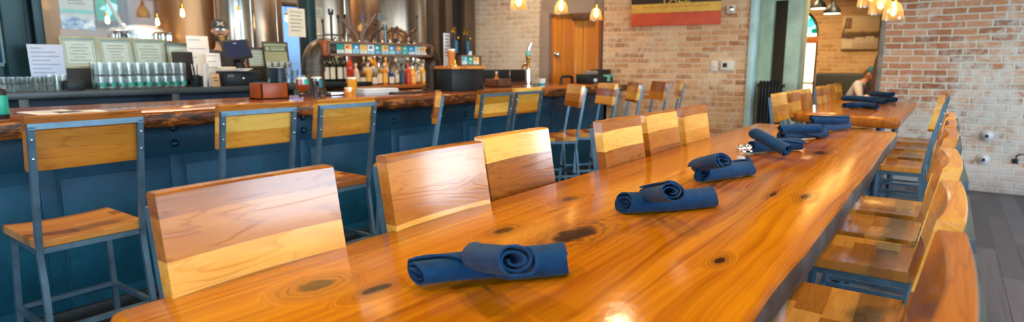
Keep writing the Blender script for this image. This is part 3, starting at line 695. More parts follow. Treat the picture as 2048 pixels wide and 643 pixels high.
far_rolls = [((1688, 214), (1734, 208), 0, 'front lower napkin roll of the nearer bundle on the far table'), ((1690, 190), (1746, 199), 1, 'napkin roll lying slantwise on top of the nearer bundle on the far table'), ((1706, 202), (1752, 211), 0, 'rear napkin roll of the nearer bundle on the far table'),
             ((1736, 199), (1772, 202), 0, 'napkin roll at the front of the farther bundle on far table'), ((1752, 194), (1792, 199), 0, 'rear right napkin roll of the farther bundle on far table'), ((1742, 184), (1784, 190), 1, 'napkin roll topping the farther bundle on the far table')]
for i, (a, b, up, l) in enumerate(far_rolls):
    napkin(*a, *b, (.035 if not up else .092), .035, 1.6, 9.1 + i * 1.3, l, up=.092 if up else 0, fixL=.27)
# salt and pepper shakers
M['shaker'] = glass('shaker_glass', (.98, .99, .98, 1), .04, .35, .05)
def shaker(px, py, label, cont):
    p = PZ(px, py, TT); t = thing('salt_shaker' if cont else 'pepper_shaker', label, 'shaker', (p.x, p.y, TT))
    MB().lathe([(.004, .001), (.018, .001), (.0205, .004), (.0205, .030), (.018, .042), (.0155, .048)], 8).build('glass_body', M['shaker'], t)
    MB().lathe([(.003, .003), (.0165, .003), (.0165, .022)], 12).build('contents', M['white_paper'] if cont else plain('ground_pepper', lin(70, 58, 48), .9), t)
    MB().lathe([(.0168, .046), (.0172, .052), (.0165, .060), (.011, .067), (.004, .070)], 16).build('lid', M['chrome'], t)
shaker(1481, 323, 'small glass salt shaker with chrome dome lid, left of two behind napkin', True)
shaker(1494, 322, 'small glass pepper shaker with chrome dome lid, right of two behind napkin', False)
# ================================================================== THE BAR
BT, BX0, BX1, BFX = 1.07, -4.25, -3.30, -3.56
def bark2():
    t = NT('burnt_live_edge_bark'); n = t.noise(t.scale(t.obj(), (1, 1, 3)), 9, 5, .7, .6); n2 = t.noise(t.scale(t.obj(), (1, .4, 4)), 22, 4, .6)
    f = t.math('ADD', t.math('MULTIPLY', n, .7), t.math('MULTIPLY', n2, .3)); t.set(Base_Color=t.ramp(f, [(.40, lin(24, 15, 10)), (.5, lin(84, 48, 20)), (.60, lin(170, 104, 46)), (.72, lin(208, 150, 84))]), Roughness=.4); t.bump(f, .5, .01); return t.m
BARK2 = bark2()
M['bar_blue'] = None
def barblue():
    t = NT('blue_patinated_steel'); n = t.noise(t.obj(), 2.6, 6, .65); n2 = t.noise(t.obj(), 22, 4, .7)
    f = t.math('ADD', t.math('MULTIPLY', n, .7), t.math('MULTIPLY', n2, .3))
    t.set(Base_Color=t.ramp(f, [(.3, lin(0, 44, 64)), (.55, lin(2, 74, 102)), (.75, lin(14, 100, 130))]), Roughness=t.math('ADD', .34, t.math('MULTIPLY', n2, .25)), Metallic=.1, Specular_IOR_Level=.35)
    t.bump(n2, .08, .004); return t.m
M['bar_blue'] = barblue()
BARTOP = slab_wood('dark_varnished_bar_wood', [(.35, -1.2, .03, .07), (.3, .9, .02, .06), (-.1, 2.2, .03, .05)], BAROAK, .3, .14, .2)
yb0, yb1 = -1.2, 7.02
bar_ = thing('bar_counter', 'long bar with varnished live-edge wooden top and blue riveted steel front', 'bar', (-3.78, (yb0 + yb1) / 2, 0)); ox, oy = bar_.location.x, bar_.location.y
ol = live_outline((BX0 - ox, yb0 - oy), (BX1 - ox, yb0 - oy), (BX1 - ox, yb1 - oy), (BX0 - ox, yb1 - oy), .02, 11.0, 110)
R = slab_rings(ol, BT, .085, .008, 3.0, .012)
MB().loft(R[4:]).build('bar_top', BARTOP, bar_, ang=50)
MB().loft(R[:5]).build('live_edge', BARK2 if True else slab_wood('burnt_live_edge_wood', [(.45, y_, .2, .08) for y_ in (-2.6, -1.3, .2, 1.4)], [(.34, lin(34, 20, 12)), (.46, lin(110, 66, 30)), (.62, lin(186, 130, 74))], .5, .45, .3), bar_, ang=60)
fx = BFX - ox
MB().bb((fx - .05, yb0 + .05 - oy, 0), (fx, yb1 - .12 - oy, BT - .08)).bb((BX0 + .15 - ox, yb1 - .2 - oy, 0), (fx, yb1 - .12 - oy, BT - .08)).build('front_panel', M['bar_blue'], bar_)
MB().bb((fx, yb0 + .05 - oy, .80), (fx + .008, yb1 - .12 - oy, BT - .085), .002).build('top_band', M['bar_blue'], bar_)
MB().bb((fx, yb0 + .05 - oy, 0), (fx + .03, yb1 - .12 - oy, .06), .004).build('kick_rail', M['steel_dark'], bar_)
seams = [PX(px, py, BFX).y for px, py in ((-420, 380), (-150, 360), (92, 345), (350, 300), (606, 270), (787, 250), (930, 240), (1030, 230), (1105, 225))]
RIV = plain('blue_rivet_steel', lin(24, 62, 84), .3, .5, .1)
for i, y in enumerate(seams):
    MB().bb((fx, y - .035 - oy, .06), (fx + .006, y + .035 - oy, .80), .002).build('seam_strip', M['bar_blue'], bar_)
    for z in (.865, .955):
        MB().lathe([(.023, 0), (.023, .004), (.018, .012), (.008, .016)], 14, Matrix.Translation((fx + .007, y - oy, z)) @ rotm(0, PI / 2)).build('rivet', RIV, bar_)
    if i < len(seams) - 1:
        y2 = seams[i + 1]
        MB().bb((fx, y + .05 - oy, .12), (fx + .005, y2 - .05 - oy, .74), .002).build('lower_plate', M['bar_blue'], bar_)
# ------------------------------------------------------------------ pipe tap tower
TX = -4.04
q0, q1 = PX(627, 140, TX), PX(866, 140, TX); tower = thing('tap_tower', 'iron pipe tap tower with framed row of beer cards on the bar', 'tap tower', (TX, (q0.y + q1.y) / 2, BT)); ty = tower.location.y
yl, yr = q0.y - ty, q1.y - ty; zc = PX(760, 98, TX).z - BT; rp = .082
def elbow(y, s, r):
    mb = MB(); pts = [(0, y, .02), (0, y, zc - .13)]
    for k in range(9): a = k / 8 * PI / 2; pts.append((0, y + s * (.11 - .11 * math.cos(a)), zc - .12 + .11 * math.sin(a)))
    pts.append((0, y + s * .17, zc - .01)); mb.tube(pts, r, 24).build('pipe_elbow', M['iron_pipe'], tower)
    MB().lathe([(r * 1.5, 0), (r * 1.5, .018), (r * 1.12, .024), (r * 1.12, .05), (r, .055)], 24, Matrix.Translation((0, y, 0))).build('pipe_flange', M['iron_pipe'], tower)
    MB().lathe([(r, -.03), (r * 1.1, -.028), (r * 1.1, .028), (r, .03)], 24, Matrix.Translation((0, y, zc - .16))).build('pipe_collar', M['iron_pipe'], tower)
elbow(yl, 1, rp); elbow(yr, -1, rp * .92)
f0, f1 = PX(656, 98, TX + .1).y - ty, PX(866, 98, TX + .1).y - ty
zt_, zb2 = PX(656, 81, TX + .1).z - BT, PX(656, 111, TX + .1).z - BT
MB().tube([(0, yl + .16, zc - .01), (0, yr - .16, zc - .01)], .055, 16).build('cross_pipe', M['iron_pipe'], tower)
MB().bb((.03, f0 - .045, zb2), (.11, f0 - .002, zt_), .004).build('end_block', plain('red_brown_wood', lin(150, 74, 26), .4, 0, .1), tower)
fm = plain('weathered_grey_wood_frame', lin(124, 96, 74), .6, .1, .12, 20)
mb = MB().bb((.05, f0, zb2), (.07, f1, zt_)); w = .016
mb.bb((.06, f0, zt_ - w), (.105, f1, zt_), .003).bb((.06, f0, zb2), (.105, f1, zb2 + w), .003).bb((.06, f0, zb2), (.105, f0 + w, zt_), .003).bb((.06, f1 - w * 1.4, zb2), (.105, f1, zt_), .003); mb.build('card_frame', fm, tower)
cc = {'t': (24, 150, 146), 'b': (30, 136, 182), 'o': (240, 190, 110), 'w': (226, 228, 220), 'l': (150, 206, 220), 'r': (206, 84, 50), 'y': (236, 184, 70), 'g': (40, 160, 120), 'n': (60, 80, 110), 'k': (190, 130, 80)}
cm = {k: plain('card_colour_' + n_, lin(*v), .55, 0, .04) for (k, v), n_ in zip(cc.items(), ('teal', 'blue', 'orange', 'white', 'sky', 'red', 'yellow', 'green', 'slate', 'tan'))}
def card(parent, x, y0, y1, z0, z1, a, b, c, rnd):
    o = MB().bb((x, y0, z0), (x + .002, y1, z1)).build('beer_card', cm[a], parent)
    h = z1 - z0; wd = y1 - y0
    MB().bb((x + .001, y0 + wd * .05, z0 + h * .03), (x + .003, y1 - wd * .05, z0 + h * rnd.uniform(.3, .48))).build('card_panel', cm[b], o)
    k = rnd.uniform(.1, .4); MB().bb((x + .001, y0 + wd * k, z0 + h * .55), (x + .0032, y0 + wd * (k + .4), z0 + h * .82)).build('card_picture', cm[c], o)
    tm = MB()
    for j in range(3): tm.bb((x + .002, y0 + wd * .18, z0 + h * (.1 + j * .09)), (x + .0036, y0 + wd * rnd.uniform(.5, .8), z0 + h * (.13 + j * .09)))
    tm.build('card_print', M['white_paper'] if b in 'btgn' else M['ink'], o)
rc = random.Random(4); pal = ['twt', 'twg', 'owr', 'blw', 'owy', 'wln', 'tbw', 'olk', 'blw', 'kbo', 'gtl', 'bwl', 'lwy', 'owk']
sp = (f1 - f0 - .075) / 14
for i, pz in enumerate(pal): card(tower, .0705, f0 + .02 + i * sp + .003, f0 + .02 + (i + 1) * sp - .003, zb2 + w + .004, zt_ - w - .004, *pz, rc)
# tap handles made from old tools and branches, standing on the frame
M['oldtool'] = plain('old_tool_steel', lin(70, 62, 54), .4, .8, .2, 20); M['rusty'] = plain('rusty_iron', lin(86, 60, 42), .6, .5, .2, 20); M['bone'] = plain('weathered_branch', lin(120, 96, 76), .7, 0, .2, 20)
M['bluetool'] = plain('blue_tool_steel', lin(92, 116, 124), .35, .7, .1, 20)
def wrench(y, h, mat, lean):
    b = MB().tube([(0, 0, 0), (0, 0, h - .045)], .009, 6)
    b.bb((-.008, -.022, h - .05), (.008, .022, h - .022), .006).bb((-.007, -.023, h - .03), (.007, -.009, h), .004).bb((-.007, .009, h - .03), (.007, .023, h - .004), .004)
    bmesh.ops.transform(b.bm, matrix=Matrix.Translation((.075, y, zt_)) @ rotm(lean), verts=b.bm.verts); b.build('tap_handle', mat, tower)
def stick(y, h, mat, lean):
    b = MB().tube([(0, 0, 0), (0, .004, h * .5), (0, 0, h - .02)], .007, 6).sphere((0, 0, h - .012), .014, 8, 6, (1, .8, 1.2))
    bmesh.ops.transform(b.bm, matrix=Matrix.Translation((.075, y, zt_)) @ rotm(lean), verts=b.bm.verts); b.build('tap_handle', mat, tower)
def branch(y, h, s, mat):
    b = MB(); main = [(0, 0, 0), (0, s * .02, h * .3), (0, s * .07, h * .55), (0, s * .15, h * .85), (0, s * .17, h * .95)]
    b.tube(main, .015, 8, radii=[.02, .018, .016, .013, .008]); b.tube([main[1], (0, s * .035, h * .55), (0, s * .03, h * .75)], .01, 8, radii=[.013, .010, .006]); b.tube([main[2], (0, s * .09, h * .8), (0, s * .085, h * 1.05)], .01, 8, radii=[.013, .009, .005]); b.tube([main[3], (0, s * .18, h * .8)], .008, 8, radii=[.011, .005])
    bmesh.ops.transform(b.bm, matrix=Matrix.Translation((.075, y, zt_)), verts=b.bm.verts); b.build('tap_handle', mat, tower)
def ty_(px): return PX(px, 80, TX + .075).y - ty
for px, topy, k, m, ln in ((664, 26, 'w', 'steel_dark', 0), (647, 45, 's', 'rusty', 0), (680, 35, 's', 'oldtool', .05), (690, 34, 's', 'oldtool', -.04), (752, 44, 's', 'oldtool', 0), (771, 45, 'w', 'bluetool', 0), (785, 50, 'w', 'rusty', -.12), (795, 48, 's', 'oldtool', 0), (834, 24, 's', 'oldtool', -.02)):
    h = (80 - topy) * .0046; (wrench if k == 'w' else stick)(ty_(px), h, M[m], ln)
branch(ty_(806), .15, 1, M['rusty']); branch(ty_(715), .20, -1, M['bone']); branch(ty_(722), .25, 1, M['bone']); branch(ty_(736), .14, 1, M['rusty'])
for px in (668, 684, 700, 716, 732, 748, 764, 780, 796, 812, 828):
    y = ty_(px); MB().lathe([(.016, 0), (.014, .012), (.006, .02), (.008, .028), (.004, .034)], 10, Matrix.Translation((.085, y, zt_))).build('handle_ferrule', M['chrome'], tower)
# ------------------------------------------------------------------ black pump box with two hand pumps
q = PX(905, 181, -3.60); pxl, pyn, pyf = -3.80, q.y, PX(968, 182, -3.60).y; zh = PX(936, 138, -3.6).z
t = thing('pump_box', 'black steel box with orange wooden lid standing on the bar', 'box', ((pxl - 3.60) / 2, (pyn + pyf) / 2, BT)); cx, cy = t.location.x, t.location.y
hw_, hd = (pyf - pyn) / 2, .10; zh -= BT
MB().bb((-hd, -hw_, 0), (hd, hw_, zh), .006).build('casing', M['steel_dark'], t); MB().bb((-hd - .012, -hw_ - .012, zh), (hd + .012, hw_ + .012, zh + .028), .005).build('lid', strip_wood('orange_lid_wood', 1, .1, 1, [(.1, lin(170, 96, 30)), (.9, lin(220, 150, 70))]), t)
mb = MB()
for y in (-hw_ + .015, hw_ - .015):
    for z in (.03, zh - .03): mb = MB().sphere((hd, y, z), .008, 8, 6); mb.build('bolt', M['steel_dark'], t)
ZL = BT + zh + .028
for px, ht_, lab in ((909, .36, 'left black beer pump handle with brass top and blue badge on the pump box'), (932, .34, 'right black beer pump handle with brass top and blue badge on the pump box')):
    p = PX(px, 125, -3.70); o = thing('beer_pump', lab, 'beer pump', (-3.70, p.y, ZL))
    MB().lathe([(.035, 0), (.035, .01), (.022, .02), (.018, .06)], 16).build('base', M['brass'], o)
    MB().lathe([(.014, .05), (.018, .09), (.026, .16), (.029, .22), (.024, .27), (.017, .30)], 16).build('handle', M['black'], o)
    MB().lathe([(.019, ht_ - .06), (.022, ht_ - .045), (.014, ht_ - .03), (.018, ht_ - .015), (.006, ht_)], 16).build('finial', M['brass'], o)
    MB().bb((.024, -.014, .12), (.034, .014, .23), .008).build('badge', plain('blue_badge', lin(40, 110, 150), .3, 0, .1), o)
    MB().sphere((.03, .02, .255), .014, 10, 8).build('brass_ball', M['brass'], o)
o = thing('table_sign', 'tall narrow white printed card beside the pump handles', 'sign', (-3.78, PX(894, 128, -3.78).y, ZL)); MB().bb((-.002, -.042, 0), (.002, .042, .30)).build('card', M['white_paper'], o)
mb = MB()
for k in range(7): mb.bb((.0015, -.03, .27 - k * .03), (.003, .03 - .01 * (k % 3), .28 - k * .03))
mb.build('print', M['ink'], o); MB().bb((-.02, -.03, 0), (.02, .03, .006), .002).build('stand', M['chrome'], o)
def beer(name, label, loc, kind, col, foam=True):
    o = thing(name, label, 'beer glass', loc); bm_ = BEER.setdefault(col, None)
    if bm_ is None:
        tt = NT('beer_' + name); tt.set(Base_Color=col, Roughness=.08, Transmission_Weight=.0, Coat_Weight=.6, Subsurface_Weight=.3, Subsurface_Radius=(.03, .015, .005)); bm_ = BEER[col] = tt.m
    pr = {'tulip': [(.032, .0), (.034, .003), (.006, .008), (.005, .05), (.012, .062), (.034, .082), (.042, .11), (.038, .145), (.035, .175)],
          'pint': [(.026, .0), (.027, .006), (.030, .05), (.037, .10), (.041, .13), (.040, .155)],
          'willi': [(.027, 0), (.028, .005), (.028, .05), (.036, .09), (.040, .125), (.037, .16)],
          'small': [(.022, 0), (.023, .004), (.03, .03), (.034, .05), (.031, .075), (.030, .085)]}[kind]
    MB().lathe(pr, 24, cap=False).build('glass', M['thin'], o)
    z0 = .066 if kind == 'tulip' else .006; z1 = pr[-1][1] - (.028 if kind == 'tulip' else .014)
    def rad(z):
        for (r0, a), (r1, b) in zip(pr, pr[1:]):
            if a <= z <= b: return r0 + (r1 - r0) * (z - a) / max(1e-6, b - a) - .0018
        return pr[-1][0] - .002
    zs_ = [z0 + (z1 - z0) * k / 10 for k in range(11)]; MB().lathe([(max(.003, rad(z)), z) for z in zs_], 24).build('beer', bm_, o)
    MB().lathe([(rad(z1), z1), (rad(z1 + .012), z1 + .012)], 24).build('foam', plain('beer_foam', lin(238, 226, 200), .9, 0, .03), o)
    return o
BEER = {}; M['thin'] = glass('thin_beer_glass', (.98, .99, .98, 1), .03, .4, .05)
p = PZ(606, 203, BT); o = beer('tulip_beer', 'stemmed tulip glass of red-brown beer with a teal badge on the bar', (p.x, p.y, BT), 'tulip', lin(150, 52, 10))
def badge(o, r, z0, z1, a0, a1, mat, name='badge'):
    MB().grid(lambda u, v: Vector((r(v) * math.cos(a0 + (a1 - a0) * u), r(v) * math.sin(a0 + (a1 - a0) * u), z0 + (z1 - z0) * v)), 8, 3, None, .0006).build(name, mat, o)
tealb = plain('teal_badge', lin(24, 158, 136), .4, 0, .1)
badge(o, lambda v: .0425 - .003 * v, .115, .148, -.25, .75, tealb)
p = PZ(635, 198, BT); o = beer('stout_beer', 'dark stout beer glass with blue-green badge, right of the red-brown tulip glass', (p.x, p.y, BT), 'willi', lin(24, 12, 8)); badge(o, lambda v: .0395 + .0015 * math.sin(v * PI), .085, .14, -.2, .7, plain('blue_green_badge', lin(26, 110, 130), .4, 0, .15))
p = PZ(692, 197, BT); beer('small_beer', 'short glass of golden beer in front of the taller one on the bar', (p.x + .06, p.y - .02, BT), 'small', lin(236, 150, 16)); p = PZ(702, 197, BT); beer('golden_beer', 'tall pint of golden beer with foam behind the short glass', (p.x - .02, p.y + .03, BT), 'pint', lin(236, 156, 20))
p = PX(903, 127, -3.66); o = beer('amber_beer', 'glass of amber beer on the pump box lid before the white card', (-3.66, p.y, ZL), 'pint', lin(232, 140, 40))
# card stand with three cards + two cups behind
y0, y1 = PX(919, 118, -3.64).y, PX(960, 118, -3.64).y
o = thing('card_stand', 'small wooden stand holding three beer cards on the pump box lid', 'stand', (-3.64, (y0 + y1) / 2, ZL)); hw_ = (y1 - y0) / 2
mb = MB().bb((-.02, -hw_, 0), (.0, hw_, .10)).bb((-.01, -hw_, .09), (.022, hw_, .10), .002).bb((-.01, -hw_, 0), (.022, hw_, .012), .002).bb((-.01, -hw_, 0), (.022, -hw_ + .012, .10), .002).bb((-.01, hw_ - .012, 0), (.022, hw_, .10), .002); mb.build('stand_frame', fm, o)
for k, pz in enumerate(('lwt', 'gtw', 'owk')): w3_ = (2 * hw_ - .03) / 3; card(o, .001, -hw_ + .015 + k * w3_ + .003, -hw_ + .015 + (k + 1) * w3_ - .003, .016, .086, *pz, rc)
p = PX(951, 110, -3.74); o = thing('white_cup', 'small white cup behind the card stand on the pump box', 'cup', (-3.74, pyf - .055, ZL)); MB().lathe([(.022, 0), (.024, .004), (.03, .14), (.028, .14), (.022, .01), (.002, .008)], 20).build('cup_body', M['white_paper'], o)
MB().lathe([(.0272, .09), (.0292, .09), (.0302, .13), (.0282, .13)], 20).build('cup_band', cm['w'], o)
# ------------------------------------------------------------------ things lying on the bar
p = PZ(552, 198, BT); rbw = plain('red_brown_caddy_wood', lin(150, 70, 20), .35, 0, .12, 8)
o = thing('wooden_caddy', 'red-brown wooden table caddy on the bar, left of the tulip beer', 'caddy', (-3.88, PX(552, 198, -3.80).y, BT)); hw_ = .105
mb = MB().bb((-.08, -hw_, 0), (.08, hw_, .012)).bb((.068, -hw_, 0), (.08, hw_, .115), .002).bb((-.08, -hw_, 0), (-.068, hw_, .115), .002).bb((-.08, -hw_, 0), (.08, -hw_ + .012, .115), .002).bb((-.08, hw_ - .012, 0), (.08, hw_, .115), .002).bb((-.07, -.006, 0), (.07, .006, .11)); mb.build('box_body', rbw, o)
cl = caddy_loc = o.location
o = thing('menu_folder', 'dark blue menu folder standing upright in the wooden caddy', 'menu', (cl.x - .005, cl.y + .068, BT + .0125)); MB().box((0, 0, .105), (.12, .045, .21), .006, rotm(.0)).build('cover', plain('dark_navy_cover', lin(22, 40, 58), .4, 0, .1), o); MB().bb((-.058, -.018, .205), (.058, .018, .212)).build('pages', M['white_paper'], o)
o = thing('napkin_stack', 'low dark blue napkin stack in the wooden caddy', 'napkins', (cl.x, cl.y - .048, BT + .0125))
mb = MB()
for k in range(5): mb.box((0, 0, .012 + k * .022), (.11, .075, .02), .008)
mb.build('napkins', plain('dark_blue_napkins', lin(24, 50, 78), .8, 0, .1), o)
for k, (px, py, lab, rz) in enumerate(((103, 225, 'left white menu sheet lying on the bar behind the leftmost stool', .06), (166, 225, 'right white menu sheet lying on the bar behind the leftmost stool', -.03))):
    q = PZ(px, py, BT); o = thing('menu_sheet', lab, 'menu', (q.x, q.y, BT + .0005), rz); MB().box((0, 0, .002), (.28, .20, .003)).build('sheet', M['white_paper'], o)
    mb = MB()
    for j in range(6): mb.bb((-.11 + j * .035, -.07, .0034), (-.10 + j * .035, .05 + .02 * (j % 2), .0039))
    mb.build('print', M['ink'], o)
q = PZ(752, 191, BT); o = thing('menu_stack', 'stack of white paper menus on the bar right of the golden beers', 'menus', (-3.86, PX(755, 190, -3.8).y, BT))
rs = random.Random(9); mb = MB()
for j in range(9): mb.box((rs.uniform(-.01, .01), rs.uniform(-.012, .012), .004 + j * .0055), (.24, .36, .0048), .001)
mb.build('sheets', M['white_paper'], o)
q = PX(815, 180, -3.72); o = thing('bar_mat', 'narrow black bar mat before the right iron pipe', 'mat', (-3.72, q.y, BT)); MB().bb((-.06, -.19, 0), (.06, .19, .012), .004).build('mat', M['black'], o)
mb = MB()
for j in range(9): mb.bb((-.05, -.17 + j * .04, .011), (.05, -.155 + j * .04, .016), .002)
mb.build('ridges', M['black'], o)
q = PX(660, 190, -3.98); o = thing('drip_tray', 'stainless drip tray below the tap tower', 'tray', (-3.96, q.y + .12, BT)); MB().bb((-.05, -.16, 0), (.05, .28, .03), .006).build('tray', M['chrome'], o); mb = MB()
for j in range(14): mb.bb((-.042, -.14 + j * .03, .029), (.042, -.13 + j * .03, .033))
mb.build('grille', M['steel_dark'], o)
q = PZ(2, 237, BT); o = thing('dark_growler', 'dark can with teal label at the far left end of the bar in view', 'can', (q.x, q.y, BT)); MB().lathe([(.03, 0), (.033, .004), (.033, .12), (.027, .132), (.026, .135)], 24).build('can_body', M['black'], o); MB().lathe([(.0335, .02), (.0338, .021), (.0338, .105), (.0335, .106)], 24, cap=False).build('label_band', tealb, o); MB().lathe([(.026, .135), (.027, .138), (.02, .139)], 20).build('lid', M['chrome'], o)
# chrome water column, cups, crates, terminal at the far end of the bar
q = PX(1056, 175, -3.85); o = thing('water_column', 'tall chrome draft column with teal and brass head on the bar', 'draft column', (-3.85, q.y, BT)); H_ = PX(1054, 85, -3.85).z - BT
MB().lathe([(.05, 0), (.05, .012), (.032, .02), (.032, H_ * .40), (.03, H_ * .42)], 20).build('column', M['chrome'], o); MB().lathe([(.018, H_ * .4), (.018, H_ * .6), (.026, H_ * .64), (.026, H_ * .68), (.015, H_ * .7)], 16).build('neck', M['brass'], o)
MB().lathe([(.016, H_ * .68), (.034, H_ * .71), (.034, H_ * .8), (.018, H_ * .83)], 16).build('head', plain('pale_teal_enamel', lin(120, 184, 168), .3, 0, .05), o); MB().tube([(0, 0, H_ * .82), (.005, .01, H_ * .9), (.02, .03, H_)], .012, 8, radii=[.012, .014, .008]).build('lever', M['chrome'], o)
MB().tube([(.0, 0, H_ * .5), (.0, -.06, H_ * .5), (.0, -.10, H_ * .47), (.0, -.115, H_ * .40)], .011, 8).build('spout', M['brass'], o); MB().sphere((0, -.06, H_ * .53), .018, 10, 8).build('valve', M['chrome'], o)
for px, r, h, lab, mt in ((1071, .035, .075, 'left small white tumbler beside the chrome column on the bar', 'cream'), (1083, .045, .09, 'right larger white jar beside the chrome column on the bar', 'white_paper')):
    q = PX(px, 176, -3.72); o = thing('white_tumbler', lab, 'cup', (-3.72 if px > 1075 else -3.85, q.y if px > 1075 else PX(px, 176, -3.85).y, BT)); MB().lathe([(r * .8, 0), (r * .86, .004), (r, h), (r * .92, h), (r * .78, .01), (.002, .008)], 24).build('body', M[mt], o)
    MB().lathe([(r * .875, h * .12), (r * .90, h * .12), (r * .955, h * .4), (r * .93, h * .4)], 24).build('teal_stripe', cm['t'], o)
y0, y1 = PX(975, 165, -4.05).y, PX(1003, 165, -4.05).y
o = thing('wooden_crate', 'small brown wooden crate on the bar right of the pump box', 'crate', (-4.0, (y0 + y1) / 2, BT)); h = .09; a = (y1 - y0) / 2
MB().bb((-.09, -a, 0), (.09, a, .01)).bb((.08, -a, 0), (.09, a, h), .002).bb((-.09, -a, 0), (-.08, a, h), .002).bb((-.09, -a, 0), (.09, -a + .01, h), .002).bb((-.09, a - .01, 0), (.09, a, h), .002).build('crate_body', M['casing'], o)
o = thing('squat_bottle', 'small amber bottle standing in the brown crate', 'bottle', (-4.0, (y0 + y1) / 2 - .03, BT + .0105)); MB().lathe([(.03, 0), (.033, .01), (.033, .08), (.015, .10), (.012, .14)], 16).build('bottle', plain('amber_glass', lin(190, 110, 30), .1, 0, .1), o); MB().lathe([(.013, .138), (.013, .16)], 12).build('cap', M['white_paper'], o)
y0, y1 = PX(986, 150, -4.6).y, PX(1052, 150, -4.6).y
o = thing('black_cabinet', 'low black cabinet with steel strip behind the chrome column', 'cabinet', (-4.75, (y0 + y1) / 2, 0)); a = (y1 - y0) / 2; zt = PX(1020, 139, -4.6).z; zb4 = PX(1020, 164, -4.6).z
MB().bb((-.2, -a, zb4), (.15, a, zt), .006).build('box', M['black'], o); MB().bb((.148, -.02, zb4 + .02), (.156, .0, zt - .01), .002).build('strip', M['chrome'], o); MB().bb((-.22, -a - .02, 0), (.18, a + .1, zb4), .006).build('stand', M['casing'], o)
q0_, q1_ = PX(1167, 168, -3.9), PX(1213, 168, -3.9)
o = thing('order_terminal', 'grey receipt terminal with a pale teal T emblem at the far end of the bar', 'terminal', (-3.9, (q0_.y + q1_.y) / 2, BT)); a = (q1_.y - q0_.y) / 2; h = PX(1190, 141, -3.9).z - BT
MB().bb((-.12, -a, 0), (.10, a, h * .72), .012).build('body', M['steel_dark'], o); MB().tube([(0, -a * .9, h * .8), (0, a * .3, h * .8)], h * .2, 12).build('paper_roll', M['plaster'], o); MB().bb((-.1, a * .05, h * .6), (.08, a * .9, h * 1.1), .01).build('screen_housing', M['black'], o)
MB().bb((.10, a * .1, h * .5), (.112, a * 1.0, h * .66), .002).bb((.10, a * .42, h * .1), (.112, a * .68, h * .52), .002).build('emblem', plain('pale_teal_emblem', lin(112, 190, 170), .4, 0, .05), o); MB().bb((.099, -a * .72, h * .12), (.108, -a * .45, h * .38), .003).build('button', M['white_paper'], o)
q0_, q1_ = PX(1206, 158, -4.05), PX(1236, 158, -4.05)
o = thing('storage_bin', 'dark teal bin lying beside the terminal at the bar end', 'bin', (-4.08, (q0_.y + q1_.y) / 2 + .02, BT)); a = (q1_.y - q0_.y) / 2; MB().bb((-.10, -a, 0), (.08, a, .15), .012).bb((-.11, -a - .01, .135), (.09, a + .01, .16), .008).build('bin_body', M['tealdk'], o); MB().bb((.08, -a * .6, .05), (.088, a * .6, .09), .004).build('grip', M['black'], o)
q0_, q1_ = PX(1232, 163, -4.1), PX(1262, 163, -4.1); z = PX(1250, 160, -4.1).z
o = thing('pipe_rail', 'bent black pipe rail at the end of the bar by the tan brick wall', 'rail', (-4.12, yb1 - .1, BT)); L_ = .32; MB().tube([(0, -.25, 0), (0, -.25, .07), (0, -.22, .09), (0, -.02, .09), (0, .03, .07), (0, .03, 0)], .018, 10).build('rail', M['black'], o)
for y in (-.25, .03): MB().lathe([(.04, 0), (.04, .008), (.022, .012)], 12, Matrix.Translation((0, y, 0))).build('flange', M['black'], o)
# ================================================================== BACK COUNTER
BCX, BCZ = -5.40, 1.113
ya, yb = PX(34, 180, BCX).y, PX(598, 166, BCX).y
t = thing('back_counter', 'dark grey steel back counter behind the bar carrying glasses and certificates', 'counter', (-5.7, (ya + yb) / 2, 0)); oy = t.location.y
M['cgrey'] = plain('grey_counter_steel', lin(74, 84, 88), .4, .4, .06, 6)
MB().bb((-.29, -1.9 - oy + ya * 0, BCZ - .05), (.30, yb - oy, BCZ), .004).build('counter_top', M['cgrey'], t)
for y in (ya + .03, PX(352, 190, BCX).y, yb - .03): MB().bb((.24, y - .03 - oy, 0), (.30, y + .03 - oy, BCZ - .05), .004).build('leg', M['cgrey'], t)
MB().bb((.05, -1.9 - oy, 0), (.07, yb - oy, BCZ - .06)).build('back_panel', plain('dark_blue_panel', lin(34, 52, 70), .5, .2, .1), t)
MB().bb((.06, -1.9 - oy, .82), (.28, yb - oy, .85), .003).build('lower_shelf', M['steel_dark'], t)
MB().bb((-.28, PX(128, 150, -5.85).y - oy, BCZ), (-.12, yb - oy, BCZ + .17), .004).build('riser', M['black'], t)
ZR = BCZ + .17
# bottle shelves
yc0, yc1 = yb + .02, PX(860, 170, BCX).y + .15; zs1 = PX(760, 171, BCX).z
t = thing('bottle_shelf', 'wooden topped back shelf carrying the liquor bottles', 'shelf', (-5.7, (yc0 + yc1) / 2, 0)); oy = t.location.y
ymid = PX(700, 170, BCX).y
zs0 = PX(660, 165, BCX).z
MB().bb((-.29, ymid - oy, zs1 - .045), (.30, yc1 - oy, zs1), .004).build('wooden_top', strip_wood('red_brown_shelf_wood', 0, .12, 1, [(.1, lin(130, 62, 22)), (.9, lin(190, 112, 52))]), t)
MB().bb((-.29, yc0 - oy, zs0 - .05), (.30, ymid + .32 - oy, zs0), .004).build('steel_top', M['steel_dark'], t)
MB().bb((.05, yc0 - oy, 0), (.08, yc1 - oy, min(zs0, zs1) - .05)).build('back_panel', M['black'], t)
for y in (yc0 + .05, ymid + .28, yc1 - .05): MB().bb((.22, y - .03 - oy, 0), (.28, y + .03 - oy, zs1 - .045), .004).build('leg', M['steel_dark'], t)
